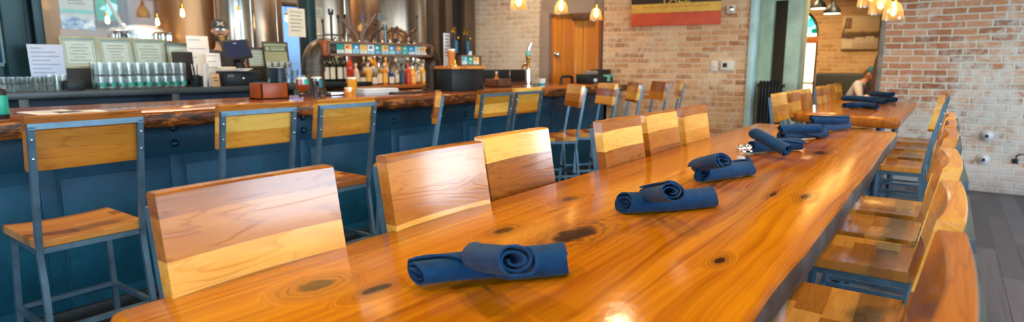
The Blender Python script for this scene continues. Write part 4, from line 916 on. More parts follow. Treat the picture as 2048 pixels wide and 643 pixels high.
# --- bottles
def bottle_mesh(kind):
    if kind == 'wine': return [(.034, 0), (.037, .006), (.037, .19), (.030, .215), (.015, .235), (.0135, .285), (.0155, .287), (.0155, .297), (.013, .298)]
    if kind == 'spirit': return [(.038, 0), (.041, .006), (.041, .165), (.034, .19), (.016, .21), (.0145, .25), (.017, .252), (.017, .26)]
    if kind == 'squat': return [(.045, 0), (.049, .008), (.05, .12), (.038, .155), (.018, .175), (.016, .215), (.019, .217), (.019, .225)]
    return [(.034, 0), (.038, .006), (.036, .14), (.038, .185), (.022, .215), (.014, .23), (.014, .28), (.017, .282), (.017, .29)]
def bmat(name, col, clear): return glass(name, col, .08, .6, .05) if clear else plain(name, col, .12, 0, .05)
BM = {'clear': bmat('clear_bottle_glass', (.92, .94, .9, 1), True), 'green': bmat('dark_green_bottle_glass', lin(22, 34, 22), False), 'amber': bmat('amber_bottle_glass', lin(206, 130, 40), False), 'brown': bmat('brown_bottle_glass', lin(84, 44, 18), False), 'red': bmat('red_bottle_glass', lin(198, 62, 34), False), 'gold': bmat('golden_spirit_glass', lin(228, 164, 70), False), 'pink': bmat('pale_rose_bottle_glass', lin(222, 178, 160), False), 'slate': bmat('slate_bottle_glass', lin(70, 84, 86), False), 'blue': bmat('deep_blue_bottle_glass', lin(40, 62, 110), False)}
LM = {'white': M['cream'], 'cream': plain('cream_label', lin(222, 206, 170), .7, 0, .05), 'red': cm['r'], 'gold': cm['y'], 'slate': cm['n'], 'black': M['black'], 'orange': cm['o'], 'none': None}
def bottle(px, X, z, kind, gl, lab, cap, label, py=150, group='bottles on the back shelf', sc=1):
    p = PX(px, py, X); o = thing('liquor_bottle' if kind != 'wine' else 'wine_bottle', label, 'bottle', (X, p.y, z), random.uniform(-.2, .2), group)
    pr = [(r * sc, h * sc) for r, h in bottle_mesh(kind)]; MB().lathe(pr, 16).build('bottle_body', BM[gl], o)
    r = pr[2][0]; z0, z1 = pr[2][1] * .18, pr[2][1] * .86
    if LM[lab]:
        MB().grid(lambda u, v: Vector(((r + .0012) * math.cos(-1.1 + 2.2 * u), (r + .0012) * math.sin(-1.1 + 2.2 * u), z0 + (z1 - z0) * v)), 10, 2, None, .0008).build('bottle_label', LM[lab], o)
    MB().lathe([(pr[-1][0] + .001, pr[-1][1] - .02 * sc), (pr[-1][0] + .0015, pr[-1][1] + .012 * sc), (pr[-1][0] * .7, pr[-1][1] + .014 * sc)], 12).build('cap', {'k': M['black'], 'g': M['brass'], 'r': cm['r'], 'w': M['cream'], 's': M['chrome']}[cap], o)
    return o
nth = ['first', 'second', 'third', 'fourth', 'fifth', 'sixth', 'seventh', 'eighth', 'ninth', 'tenth', 'eleventh', 'twelfth', 'thirteenth', 'fourteenth', 'fifteenth', 'sixteenth', 'seventeenth', 'eighteenth']
for k, px in enumerate((641, 652, 664, 679, 691)):
    bottle(px, -5.58, zs0, 'wine', 'green', 'white', 'g' if k % 2 else 'k', 'dark wine bottle with white label, %s from left beside the left iron pipe' % nth[k], group='dark wine bottles beside the pipe')
for k, px in enumerate((646, 658, 671, 685)):
    bottle(px, -5.78, zs0, 'wine', 'green', 'none', 'g', 'unlabelled dark wine bottle in the back row behind white labels, %s from left' % nth[k], group='dark wine bottles in the back row')
front = [(700, 'tall', 'red', 'none', 'r', 'tall bright red bottle right of the dark wines'), (712, 'spirit', 'pink', 'cream', 'w', 'pale pink bottle beside the tall red one'), (724, 'squat', 'brown', 'cream', 'k', 'squat brown bottle at left of the liquor row'), (736, 'spirit', 'gold', 'gold', 'w', 'golden liquor bottle under the middle of the card frame'), (747, 'squat', 'clear', 'white', 'w', 'squat clear bottle with white label right of the golden one'), (758, 'spirit', 'clear', 'cream', 's', 'clear bottle with cream label before the back row'),
 (769, 'spirit', 'amber', 'gold', 'w', 'bright amber bottle in the middle of the liquor row'), (781, 'squat', 'blue', 'white', 'k', 'dark blue squat bottle with white slanted label'), (792, 'tall', 'clear', 'white', 'w', 'tall clear bottle with white label right of the blue one'), (804, 'spirit', 'slate', 'slate', 'k', 'slate grey labelled bottle before the right iron pipe'), (816, 'spirit', 'red', 'red', 'r', 'red labelled liquor bottle before the right iron pipe'), (825, 'squat', 'gold', 'orange', 's', 'squat orange bottle right of the red labelled one'), (835, 'tall', 'clear', 'cream', 'w', 'tall clear bottle beside the right iron pipe'), (846, 'spirit', 'gold', 'cream', 'w', 'golden bottle half hidden by the right iron pipe')]
for px, kd, g_, lb, cp_, lab in front: bottle(px, -5.52, zs1 if px > 710 else zs0, kd, g_, lb, cp_, lab, sc=.95 if kd != 'tall' else 1.05, group='liquor bottles in the front row')
rb = random.Random(12)
o = thing('bottle_riser', 'low wooden step carrying the rear rows of liquor bottles', 'shelf', (-5.78, (PX(722, 150, -5.7).y + PX(862, 150, -5.7).y) / 2, zs1)); a = (PX(862, 150, -5.7).y - PX(722, 150, -5.7).y) / 2
MB().bb((-.13, -a, .0), (.13, a, .085), .003).build('step', M['casing'], o); MB().bb((.125, -a, .07), (.135, a, .085), .002).build('lip', fm, o)
for k in range(12):
    g_ = rb.choice(['clear', 'clear', 'amber', 'brown', 'clear', 'gold', 'clear']); lb = rb.choice(['white', 'cream', 'white', 'cream', 'gold'])
    bottle(728 + k * 11, -5.72, zs1 + .085, rb.choice(['spirit', 'tall', 'spirit', 'squat']), g_, lb, rb.choice('kgrws'), '%s bottle with %s label, %s from left in the raised middle row' % (g_, lb, nth[k]), group='liquor bottles in the raised middle row', sc=.92)
for k in range(11):
    g_ = rb.choice(['clear', 'clear', 'clear', 'gold', 'clear', 'brown']); lb = rb.choice(['white', 'cream', 'white'])
    bottle(732 + k * 11, -5.84, zs1 + .085, 'tall', g_, lb, rb.choice('kgws'), '%s tall bottle with %s label, %s from left in the rearmost row' % (g_, lb, nth[k]), group='liquor bottles in the rearmost row', sc=1.02)
# --- tumblers
def tumbler(h, r):
    o = thing('tumbler', 'x', 'glass', (0, 0, 0)); MB().lathe([(r * .1, .0), (r * .84, .0), (r * .86, .003), (r, h), (r * .95, h), (r * .8, .012), (r * .1, .010)], 18).build('glass_body', M['clear'], o); return o
tg = tumbler(.108, .0325); MB().grid(lambda u, v: Vector((.0308 * math.cos(-.7 + 1.4 * u), .0308 * math.sin(-.7 + 1.4 * u), .022 + .034 * v)), 6, 2, None, .0006).build('printed_logo', tealb, tg)
tp = tumbler(.108, .0325); us1, us2 = [], []
y0 = PX(200, 170, -5.55).y; y1 = PX(361, 170, -5.55).y; NT_ = 10
for row, X in enumerate((-5.50, -5.57, -5.64)):
    for k in range(NT_):
        y = y0 + (y1 - y0) * k / (NT_ - 1)
        for tier in (0, 1):
            rw = ('front', 'middle', 'rear')[row]; lab = '%s tumbler from left, %s row, %s tier of the tall glass stack' % (nth[k], rw, ('bottom', 'top')[tier])
            place(tg if tier == 0 else tp, us1 if tier == 0 else us2, (X, y, BCZ + tier * .109), random.uniform(-.5, .5), lab, 'tumblers stacked two high on the back counter')
ts_ = tumbler(.055, .034); us3 = []
y0, y1 = PX(2, 170, -5.5).y, PX(92, 170, -5.5).y
for row, X in enumerate((-5.48, -5.56)):
    for k in range(6):
        for tier in (0, 1): place(ts_, us3, (X, y0 + (y1 - y0) * k / 5, BCZ + tier * .056), 0, '%s low glass from left, %s row, %s tier, back counter left end' % (nth[k], ('front', 'rear')[row], ('lower', 'upper')[tier]), 'low tasting glasses at the left of the back counter')
tt_ = tumbler(.125, .033); us4 = []
for k, px in enumerate((102, 115, 126)): place(tt_, us4, (-5.47, PX(px, 170, -5.47).y, BCZ), 0, '%s of three taller clear glasses in front of the pale blue sheet' % ('left', 'middle', 'right')[k], 'taller glasses before the blue sheet')
tu = tumbler(.075, .034); us5 = []
y0 = PX(540, 160, -5.5).y
for tier, n_ in ((0, 5), (1, 5), (2, 4)):
    for k in range(n_): place(tu, us5, (-5.5 - .0 * tier, y0 + .072 * k, BCZ + tier * .076), 0, '%s round glass from left, %s tier, stack left of iron pipe' % (nth[k], ('bottom', 'middle', 'top')[tier]), 'round glasses stacked left of the iron pipe')
# --- certificates and sheets
def framed(px0, py0, px1, py1, X, name, label, cat, fmat, paper, lean=.10, zb=None, lines=6, w=.022, extra=None):
    a, b = PX(px0, py1, X), PX(px1, py0, X); zb = a.z if zb is None else zb; W, Hh = b.y - a.y, b.z - zb
    o = thing(name, label, cat, (X, (a.y + b.y) / 2, zb)); Mx = rotm(0, -lean)
    def fin(mb, nm, mt, par=o): bmesh.ops.transform(mb.bm, matrix=Mx, verts=mb.bm.verts); return mb.build(nm, mt, par)
    fin(MB().bb((-.012, -W / 2, 0), (-.004, W / 2, Hh)), 'paper', paper)
    fin(MB().bb((-.014, -W / 2, 0), (.006, -W / 2 + w, Hh), .002).bb((-.014, W / 2 - w, 0), (.006, W / 2, Hh), .002).bb((-.014, -W / 2 + w - .001, 0), (.006, W / 2 - w + .001, w), .002).bb((-.014, -W / 2 + w - .001, Hh - w), (.006, W / 2 - w + .001, Hh), .002), 'frame', fmat)
    if lines:
        mb = MB(); rr = random.Random(int(px0)); k0 = w * 1.6
        for s in (0,):
            mb.bb((-.0045, -W / 2 + k0, k0), (-.0030, W / 2 - k0, k0 + .004)).bb((-.0045, -W / 2 + k0, Hh - k0 - .004), (-.0030, W / 2 - k0, Hh - k0)).bb((-.0045, -W / 2 + k0, k0), (-.0030, -W / 2 + k0 + .004, Hh - k0)).bb((-.0045, W / 2 - k0 - .004, k0), (-.0030, W / 2 - k0, Hh - k0))
        for k in range(lines):
            z = k0 + .02 + (Hh - 2 * k0 - .04) * (k + .5) / lines; hw = (W / 2 - k0 - .02) * rr.uniform(.4, .95); mb.bb((-.0045, -hw, z - .003), (-.0030, hw, z + .003))
        fin(mb, 'print', plain('pale_print', lin(128, 146, 142), .7, 0, .05))
    if extra: extra(o, W, Hh, fin)
    return o
pf = plain('pale_gold_frame', lin(150, 158, 136), .4, .2, .06); cert = plain('certificate_paper', lin(178, 198, 192), .35, 0, .03); dkf = plain('dark_brown_frame', lin(70, 44, 28), .45, 0, .1)
XC = -5.86
framed(125, 73, 195, 131, XC, 'framed_certificate', 'leftmost pale framed certificate beside the blue sheet, whole frame visible', 'certificate', pf, cert, zb=ZR)
framed(201, 76, 266, 132, XC, 'framed_certificate', 'middle pale framed certificate behind the stacked tumblers', 'certificate', pf, cert, zb=ZR)
framed(269, 78, 331, 134, XC, 'framed_certificate', 'third pale framed certificate behind the stacked tumblers', 'certificate', pf, cert, zb=ZR)
framed(334, 86, 385, 136, XC, 'framed_certificate', 'greenish framed certificate half behind the black screen', 'certificate', plain('grey_frame', lin(96, 104, 100), .4, .2, .06), cert, zb=ZR, lines=4)
framed(496, 95, 533, 136, XC, 'framed_certificate', 'small white certificate in dark brown frame right of the tablet till', 'certificate', dkf, cert, zb=ZR, lines=4, w=.018)
def green(o, W, Hh, fin):
    fin(MB().bb((-.0042, -W / 2 + .012, Hh * .62), (-.003, W / 2 - .012, Hh * .84)), 'green_band', plain('green_print', lin(78, 104, 92), .6, 0, .1))
    mb = MB().bb((-.0035, -W * .2, Hh * .76), (-.0022, W * .36, Hh * .79)).bb((-.0035, -W * .2, Hh * .67), (-.0022, W * .36, Hh * .73)).lathe([(.02, -.001), (.02, .001)], 16, Matrix.Translation((-.003, -W * .32, Hh * .73)) @ rotm(0, PI / 2)); fin(mb, 'band_print', plain('pale_green_print', lin(176, 190, 168), .6, 0, .05))
framed(530, 84, 577, 131, XC + .02, 'framed_notice', 'framed grey-green notice with dark band, right of the small certificate', 'notice', dkf, plain('sage_paper', lin(160, 170, 140), .6, 0, .05), zb=ZR, lines=0, w=.012, extra=green)
def sheet(px0, py0, px1, py1, X, name, label, cat, mat, zb=None, lean=.08, n=8, th=.004):
    a, b = PX(px0, py1, X), PX(px1, py0, X); zb = a.z if zb is None else zb; W, Hh = b.y - a.y, b.z - zb; o = thing(name, label, cat, (X, (a.y + b.y) / 2, zb)); Mx = rotm(0, -lean)
    def fin(mb, nm, mt): bmesh.ops.transform(mb.bm, matrix=Mx, verts=mb.bm.verts); return mb.build(nm, mt, o)
    fin(MB().bb((-th, -W / 2, 0), (0, W / 2, Hh), .001), 'sheet', mat); mb = MB(); rr = random.Random(int(px0) + 3)
    for k in range(n):
        z = Hh * (.92 - .7 * k / n); l = rr.uniform(.3, .8) * W; mb.bb((-.0005, -W * .42, z - .0025), (.0012, -W * .42 + l, z + .0025))
    fin(mb, 'print', M['ink']); return o
sheet(64, 89, 127, 157, -5.62, 'notice_sheet', 'pale blue printed sheet standing on the back counter left of the certificates', 'notice', M['blue_paper'], zb=BCZ)
sheet(378, 72, 419, 105, -5.72, 'white_notice', 'white sheet standing behind the black screen and paper cups', 'notice', M['white_paper'], zb=BCZ, n=4)
# poster behind the pane
p0_, p1_ = PX(123, 58, -6.045), PX(178, -60, -6.045)
t = thing('window_poster', 'white mountain poster fixed on the glass at upper left', 'poster', (-6.03, (p0_.y + p1_.y) / 2, p0_.z)); W, Hh = p1_.y - p0_.y, p1_.z - p0_.z
MB().bb((-.012, -W / 2, 0), (-.009, W / 2, Hh)).build('sheet', plain('pale_sky_print', lin(176, 196, 204), .5, 0, .04), t)
def mount():
    tt = NT('blue_mountain_print'); n = tt.noise(tt.obj(), 16, 5, .7); tt.set(Base_Color=tt.ramp(n, [(.35, lin(96, 132, 176)), (.5, lin(150, 186, 216)), (.62, lin(216, 230, 238))]), Roughness=.5); return tt.m
mp = MB(); prof = [(-W / 2, .0), (W / 2, .0), (W / 2, Hh * .12), (W * .3, Hh * .2), (W * .1, Hh * .16), (-.1 * W, Hh * .24), (-.3 * W, Hh * .19), (-W / 2, Hh * .26)]
mp.prism(prof, 0, .001, Matrix.Translation((-.009, 0, 0)) @ rotm(PI / 2, 0, PI / 2)); mp.build('printed_mountains', mount(), t)
MB().bb((-.009, -W / 2, Hh * .27), (-.0082, W / 2, Hh * .33)).build('printed_band', plain('turquoise_print', lin(126, 196, 204), .5, 0, .05), t)
mb = MB()
for k in range(4): mb.bb((-.009, -W * .25, Hh * (.42 + .045 * k)), (-.008, W * (.25 - .05 * (k % 2)), Hh * (.435 + .045 * k)))
mb.build('print', M['ink'], t)
p0_, p1_ = PX(583, 73, -5.9), PX(614, 18, -5.9)
t = thing('posted_notice', 'white paper notice hung on the dark window post', 'notice', (-5.92, (p0_.y + p1_.y) / 2 - .02, p0_.z)); W, Hh = p1_.y - p0_.y, p1_.z - p0_.z
MB().bb((-.004, -W / 2, 0), (0, W / 2, Hh)).build('sheet', plain('cream_paper', lin(220, 218, 200), .7, 0, .03), t); mb = MB()
for k in range(6): mb.bb((-.001, -W * .36, Hh * (.85 - .13 * k)), (.001, W * (.36 - .12 * (k % 2)), Hh * (.88 - .13 * k)))
mb.build('print', M['ink'], t)
# framed poster at the left edge
p0_, p1_ = PX(27, 133, -5.9), PX(27, -60, -5.9)
t = thing('poster_frame', 'teal framed display with brown prints on the dark wall at the left edge', 'picture', (-5.99, p0_.y - .3, p0_.z)); Hh = p1_.z - p0_.z
MB().bb((-.008, -.3, 0), (.012, .3, Hh), .002).build('backing', plain('deep_blue_mat', lin(12, 64, 110), .6, 0, .05), t)
MB().bb((-.008, .255, 0), (.035, .30, Hh), .004).bb((-.008, -.30, 0), (.035, -.255, Hh), .004).bb((-.008, -.30, 0), (.035, .30, .03), .004).bb((-.008, -.3, Hh - .03), (.035, .3, Hh), .004).build('frame', plain('pale_teal_frame', lin(112, 156, 158), .5, 0, .05), t)
br_ = plain('brown_print', lin(150, 90, 50), .6, 0, .2, 6); MB().bb((.011, -.02, Hh * .22), (.016, .24, Hh * .47)).build('lower_print', br_, t); MB().bb((.011, -.02, Hh * .58), (.016, .235, Hh * .86)).build('upper_print', br_, t); MB().bb((.015, .0, Hh * .29), (.018, .12, Hh * .41)).build('dark_panel', plain('dark_print', lin(70, 60, 56), .6, 0, .1), t); MB().bb((.011, .12, .06), (.014, .22, .12)).build('caption', M['cream'], t)
# --- till corner
XT = -5.50
y0, y1 = PX(452, 165, -5.42).y, PX(525, 165, -5.42).y; zt = PX(488, 142, -5.42).z
t = thing('cash_drawer', 'low black cash drawer with papers on top on the back counter', 'cash drawer', (-5.55, (y0 + y1) / 2, BCZ)); a = (y1 - y0) / 2; h = max(.10, zt - BCZ)
MB().bb((-.16, -a, 0), (.11, a, h), .006).build('case', M['black'], t); MB().bb((.108, -a + .01, .015), (.122, a - .01, h - .015), .004).build('drawer_front', M['steel_dark'], t); MB().lathe([(.013, 0), (.013, .006), (.006, .008)], 14, Matrix.Translation((.122, 0, h * .5)) @ rotm(0, PI / 2)).build('lock', M['chrome'], t); MB().bb((.121, -a + .025, h * .62), (.124, -a + .085, h * .78)).build('maker_plate', M['plaster'], t)
zq = BCZ + h
t = thing('paper_pile', 'loose white receipts lying on the cash drawer', 'papers', (-5.5, (y0 + y1) / 2 - .06, zq + .0005)); mb = MB()
for k in range(5): mb.box((.0, .02 * k, .003 + k * .005), (.16, .22 - .02 * k, .004), 0, rotm(0, 0, .1 * k - .2))
mb.build('receipts', M['white_paper'], t); MB().bb((.0, -.15, 0), (.09, -.02, .04), .004).build('envelope', M['cream'], t)
p = PX(487, 140, -5.62); t = thing('tablet_till', 'black tilted tablet till screen on a stand above the cash drawer', 'tablet', (-5.64, p.y + .0, zq + .0005)); zc_ = PX(474, 99, -5.55).z - zq; yc_ = PX(474, 99, -5.55).y - p.y
Mx = Matrix.Translation((.08, yc_, zc_)) @ rotm(0, -.35, -.12) @ rotm(.10)
def fin(mb, nm, mt): bmesh.ops.transform(mb.bm, matrix=Mx, verts=mb.bm.verts); return mb.build(nm, mt, t)
fin(MB().bb((-.012, -.135, -.098), (.012, .135, .098), .012), 'bezel', M['black'])
scm = NT('dim_tablet_screen'); scm.set(Base_Color=lin(34, 40, 58), Emission_Color=lin(70, 78, 110), Emission_Strength=.25, Roughness=.15)
fin(MB().bb((.0115, -.112, -.078), (.0135, .112, .080)), 'screen', scm.m); fin(MB().bb((.0132, -.02, .052), (.0142, .012, .066)), 'screen_logo', plain('screen_mark', lin(120, 136, 180), .4, 0, .03))
MB().tube([(-.03, 0, 0), (-.03, yc_ * .3, zc_ * .5), (.06, yc_, zc_ - .03)], .035, 12, radii=[.06, .04, .035]).build('stand', M['black'], t); MB().tube([(.02, yc_ + .05, zc_ - .08), (-.02, yc_ + .06, .05), (.02, yc_ - .02, .01)], .004, 6).build('cable', M['black'], t)
q = PX(372, 165, -5.66); t = thing('black_screen', 'black till screen seen from behind, right of the stacked tumblers', 'screen', (-5.66, q.y, BCZ)); h = PX(372, 103, -5.66).z - BCZ
b = MB().bb((-.012, -.09, h * .18), (.014, .09, h), .008); bmesh.ops.transform(b.bm, matrix=rotm(0, -.1), verts=b.bm.verts); b.build('housing', M['black'], t); MB().bb((-.05, -.05, 0), (.06, .05, .012), .004).bb((-.035, -.025, 0), (-.015, .025, h * .5), .004).build('stand', M['black'], t)
def holder(px, X, label, name='straw_cup', items=0, sheetc=None):
    q = PX(px, 165, X); o = thing(name, label, 'holder', (X, q.y, BCZ)); MB().lathe([(.026, 0), (.028, .004), (.034, .11), (.031, .11), (.025, .008), (.002, .007)], 18).build('cup', M['steel_dark'], o)
    rr = random.Random(px)
    for k in range(items):
        a_ = rr.uniform(0, 6.28); d_ = .018; MB().tube([(d_ * .5 * math.cos(a_), d_ * .5 * math.sin(a_), .012), (d_ * 1.5 * math.cos(a_), d_ * 1.5 * math.sin(a_), .19 + rr.uniform(-.02, .02))], .0035, 6).build('straw', M['white_paper'] if k % 2 else M['black'], o)
    return o
holder(392, -5.48, 'dark cup of straws at the left of the white bag', items=6)
q = PX(408, 165, -5.52); o = thing('receipt_bag', 'crumpled white paper bag with a dark opening on the back counter', 'bag', (-5.55, q.y, BCZ)); mb = MB()
def bag(u, v):
    a_ = -.2 * PI + 1.4 * PI * u; r = .045 + .018 * v + .006 * mnoise.noise(Vector((u * 6, v * 4, 1))); return Vector((r * .8 * math.cos(a_ - PI / 2 - .35 * PI + PI), r * math.sin(a_ - PI / 2 - .35 * PI + PI), .205 * v + .012 * math.sin(u * 9) * v))
mb.grid(bag, 24, 8, None, .003); mb.build('paper_bag', M['white_paper'], o); MB().lathe([(.03, 0), (.032, .05), (.03, .10)], 14).build('inner_cup', M['black'], o)
q = PX(433, 163, -5.45); o = thing('brown_card', 'small tan card leaning beside the white paper bag', 'card', (-5.45, q.y, BCZ)); b = MB().bb((-.003, -.035, 0), (0, .035, .12), .001); bmesh.ops.transform(b.bm, matrix=rotm(0, -.12), verts=b.bm.verts); b.build('card', plain('tan_card', lin(204, 166, 120), .7, 0, .05), o)
b = MB().bb((-.0005, -.022, .05), (.0012, .022, .06)).bb((-.0005, -.022, .075), (.0012, .012, .083)); bmesh.ops.transform(b.bm, matrix=rotm(0, -.12), verts=b.bm.verts); b.build('print', M['casing'], o)
sheet(418, 106, 442, 163, -5.58, 'menu_card', 'white folded menu card behind the tan card', 'menu', M['white_paper'], zb=BCZ, n=4)
q = PX(145, 172, -5.5); o = thing('black_tray', 'small dark box tray in front of the leftmost certificate', 'tray', (-5.52, q.y, BCZ)); MB().bb((-.06, -.07, 0), (.06, .07, .075), .006).build('tray_body', M['steel_dark'], o); MB().bb((-.05, -.06, .07), (.05, .06, .082), .004).build('tray_lid', M['black'], o)
# ================================================================== BREWERY
def steel(name, col, rough=.24):
    t = NT(name); c = t.xyz(); n = t.noise(t.comb(t.math('MULTIPLY', c[0], 6), t.math('MULTIPLY', c[1], 6), t.math('MULTIPLY', c[2], .4)), 1.5, 3)
    t.set(Base_Color=t.ramp(n, [(.3, tuple(v * .8 for v in col[:3]) + (1,)), (.7, col)]), Metallic=1.0, Roughness=t.math('ADD', rough - .05, t.math('MULTIPLY', n, .1))); return t.m
S1 = steel('warm_stainless_steel', lin(206, 186, 166), .34); S2 = steel('bright_stainless_steel', lin(226, 226, 220), .24); S3 = steel('coppery_steel', lin(196, 146, 104), .36)
def tank(label, X, Y, r, mat, z0=.5, z1=3.1, manway=False, bands=(), gauge=True):
    o = thing('fermenter_tank', label, 'tank', (X, Y, 0))
    MB().lathe([(.05, z0 - .35), (r * .55, z0 - .15), (r, z0 + .15), (r, z1), (r * .8, z1 + .14), (.08, z1 + .22)], 40).build('vessel', mat, o)
    for k in range(4): a_ = PI / 4 + k * PI / 2; MB().tube([(r * .85 * math.cos(a_), r * .85 * math.sin(a_), 0), (r * .85 * math.cos(a_), r * .85 * math.sin(a_), z0 + .2)], .035, 10).build('leg', mat, o)
    for z in bands: MB().lathe([(r + .001, z - .012), (r + .008, z), (r + .001, z + .012)], 40, cap=False).build('weld_band', mat, o)
    if gauge:
        a_ = math.atan2(-Y, -X); x, y = (r + .05) * math.cos(a_ + .7), (r + .05) * math.sin(a_ + .7); MB().tube([(x, y, .7), (x, y, z1 - .2)], .014, 8).build('side_pipe', S2, o)
        for z in (.9, 1.6, 2.3): MB().tube([(x, y, z), (x * .86, y * .86, z)], .01, 8).build('pipe_bracket', S2, o)
    if manway:
        a_ = math.atan2(-Y, -X) + manway[1]; Mw = Matrix.Rotation(a_, 4, 'Z') @ Matrix.Translation((r - .02, 0, manway[0])) @ rotm(0, PI / 2)
        MB().lathe([(.20, 0), (.22, .02), (.22, .05), (.19, .055), (.185, .03), (.15, .05), (.02, .07)], 28, Mw).build('manway_door', S3, o)
        MB().lathe([(.14, .045), (.155, .06), (.14, .07)], 28, Mw, cap=False).build('manway_ring', mat, o); b = MB().tube([(0, -.24, .06), (0, .24, .06)], .014, 8).lathe([(.05, .07), (.05, .09)], 14); bmesh.ops.transform(b.bm, matrix=Mw, verts=b.bm.verts); b.build('clamp_bar', M['steel_dark'], o)
    return o
def YX(px, X): return PX(px, 40, X).y
def plaque(o, r, dang, z, X, Y):
    a_ = math.atan2(-Y, -X) + dang; Mw = Matrix.Rotation(a_, 4, 'Z') @ Matrix.Translation((r + .002, 0, z)); b = MB().bb((0, -.07, -.055), (.004, .07, .055), .002); bmesh.ops.transform(b.bm, matrix=Mw, verts=b.bm.verts); b.build('tank_plaque', M['cream'], o)
    b = MB()
    for k in range(4): b.bb((.004, -.05, .03 - k * .02), (.0055, .05 - .02 * (k % 2), .036 - k * .02))
    bmesh.ops.transform(b.bm, matrix=Mw, verts=b.bm.verts); b.build('plaque_print', M['ink'], o)
tank('broad warm brown steel tank behind the kettle and certificates', -8.4, YX(372, -8.4), .62, S3, bands=(1.2, 2.4))
tank('slim bright steel tank right of the person in the cap', -7.5, YX(470, -7.5), .24, S2)
tank('dull grey steel tank left of the blue tinted window', -8.6, YX(515, -8.6), .36, S1, bands=(1.5,))
o = tank('steel tank with a plaque behind the white notice post', -7.2, YX(650, -7.2), .36, S1, bands=(1.72,)); plaque(o, .36, -.25, 2.02, o.location.x, o.location.y)
tank('tall coppery steel tank between the two plaque tanks', -8.3, YX(716, -8.3), .30, S3)
o = tank('big steel tank with round manway door behind the tap handles', -7.25, YX(786, -7.25), .50, S1, bands=(1.25, 2.35), manway=(1.66, .05)); plaque(o, .50, -.32, 2.03, o.location.x, o.location.y)
tank('slim bright steel tank at the right end of the brewery window', -8.3, YX(848, -8.3), .22, S2, gauge=False)
kx = -6.95; ky = YX(276, kx); o = thing('brew_kettle', 'domed steel brew kettle with slanting white pipe behind the certificates', 'kettle', (kx, ky, 0)); zl = PX(275, 63, kx).z; kr = (PX(335, 63, kx).y - PX(216, 63, kx).y) / 2
MB().lathe([(.1, .4), (kr * .94, .6), (kr * .94, zl - .03)], 40).build('vessel', S2, o); MB().lathe([(kr * .94, zl - .04), (kr * 1.04, zl - .035), (kr * 1.04, zl - .005), (kr * .9, zl + .02), (kr * .5, zl + .06), (.05, zl + .075)], 40).build('dome_lid', S2, o)
for k in range(3): a_ = k * 2.1 + .4; MB().tube([(kr * .8 * math.cos(a_), kr * .8 * math.sin(a_), 0), (kr * .8 * math.cos(a_), kr * .8 * math.sin(a_), .62)], .03, 10).build('leg', S2, o)
pA, pB = PX(246, 55, kx), PX(200, -25, kx); MB().tube([pA - o.location, pB - o.location, pB - o.location + Vector((0, -.1, .6))], .018, 10).build('slanted_pipe', M['cream'], o)
MB().lathe([(.03, 0), (.03, .03), (.02, .04)], 12, Matrix.Translation(pA - o.location)).build('pipe_socket', M['chrome'], o)
for k in range(10):
    a_ = -1.3 + k * .29; MB().tube([(kr * 1.0 * math.cos(a_), kr * 1.0 * math.sin(a_), zl - .03), (kr * 1.0 * math.cos(a_), kr * 1.0 * math.sin(a_), zl - .09)], .014, 8).build('lid_clamp', M['chrome'], o)
# copper arch pipe in front of the blue tinted window
ax = -9.3; yA, yB_ = YX(553, ax), YX(612, ax); zA = PX(560, 12, ax).z; t = thing('arched_pipe', 'brown arched pipe before the blue tinted brewery window', 'pipe', (ax, (yA + yB_) / 2, 0)); a = (yB_ - yA) / 2
MB().tube([(0, -a, 0), (0, -a, zA)] + [(0, -a * math.cos(PI * k / 12), zA + a * math.sin(PI * k / 12)) for k in range(1, 12)] + [(0, a, zA), (0, a, 0)], .035, 10).build('pipe', plain('copper_pipe', lin(132, 84, 56), .35, .8, .1), t)
for s in (-1, 1): MB().lathe([(.04, -.02), (.055, -.015), (.055, .015), (.04, .02)], 14, Matrix.Translation((0, s * a, 1.75))).build('coupling', M['steel_dark'], t)
for k, z in enumerate((1.75,)): MB().tube([(0, -a, z), (0, -a - .14, z)], .02, 8).build('branch_pipe', M['steel_dark'], t)
# ================================================================== LAMPS
LAMPS = []
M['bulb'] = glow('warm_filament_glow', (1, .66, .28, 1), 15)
cordm = M['black']
def glass_pendant(x, y, zb, r, label, group, power=1):
    o = thing('glass_pendant_lamp', label, 'pendant lamp', (x, y, zb), 0, group); h = r * 2.0
    MB().lathe([(r, 0), (r * .98, h * .15), (r * .88, h * .5), (r * .62, h * .8), (r * .26, h * .97), (r * .22, h)], 28, cap=False).build('glass_shade', M['shade'], o)
    MB().lathe([(r * .26, h * .94), (r * .28, h * .97), (r * .28, h * 1.22), (r * .12, h * 1.3)], 16).build('socket', M['brass'], o)
    MB().lathe([(.004, h * .22), (.020, h * .30), (.027, h * .45), (.024, h * .6), (.013, h * .78), (.012, h * .95)], 16).build('bulb', M['bulb'], o)
    MB().tube([(0, 0, h * 1.28), (0, 0, ZC - zb)], .004, 6).build('cord', M['black'], o); MB().lathe([(.05, 0), (.05, .015), (.02, .03)], 16, Matrix.Translation((0, 0, ZC - zb - .03))).build('ceiling_rose', M['black'], o)
    LAMPS.append(Vector((x, y, zb + h * .45))); return o
for k, (px, py, d) in enumerate(((1037, 20, 5.7), (1122, 28, 6.75), (1192, 41, 7.55))):
    q = EYE + ray(px, py) * (d / FPX)
    glass_pendant(q.x, q.y, q.z, .082, ('leftmost', 'middle', 'rightmost')[k] + ' glowing glass pendant of three hanging over the bar before the brick and door', 'pendants over the bar')
for k in range(4): glass_pendant(-3.45, .35 + 1.05 * k, 1.93, .082, '%s glass pendant over the near part of the bar, above the frame' % nth[k], 'pendants over the bar')
for k, (px, py, d) in enumerate(((1785, 40, 5.75), (1760, 28, 5.05), (1741, 13, 4.4))):
    q = EYE + ray(px, py) * (d / FPX)
    glass_pendant(q.x, q.y, q.z, .092, ('lowest and farthest', 'middle', 'nearest and highest')[k] + ' glowing glass pendant of the cluster over the far table', 'pendants over the tables')
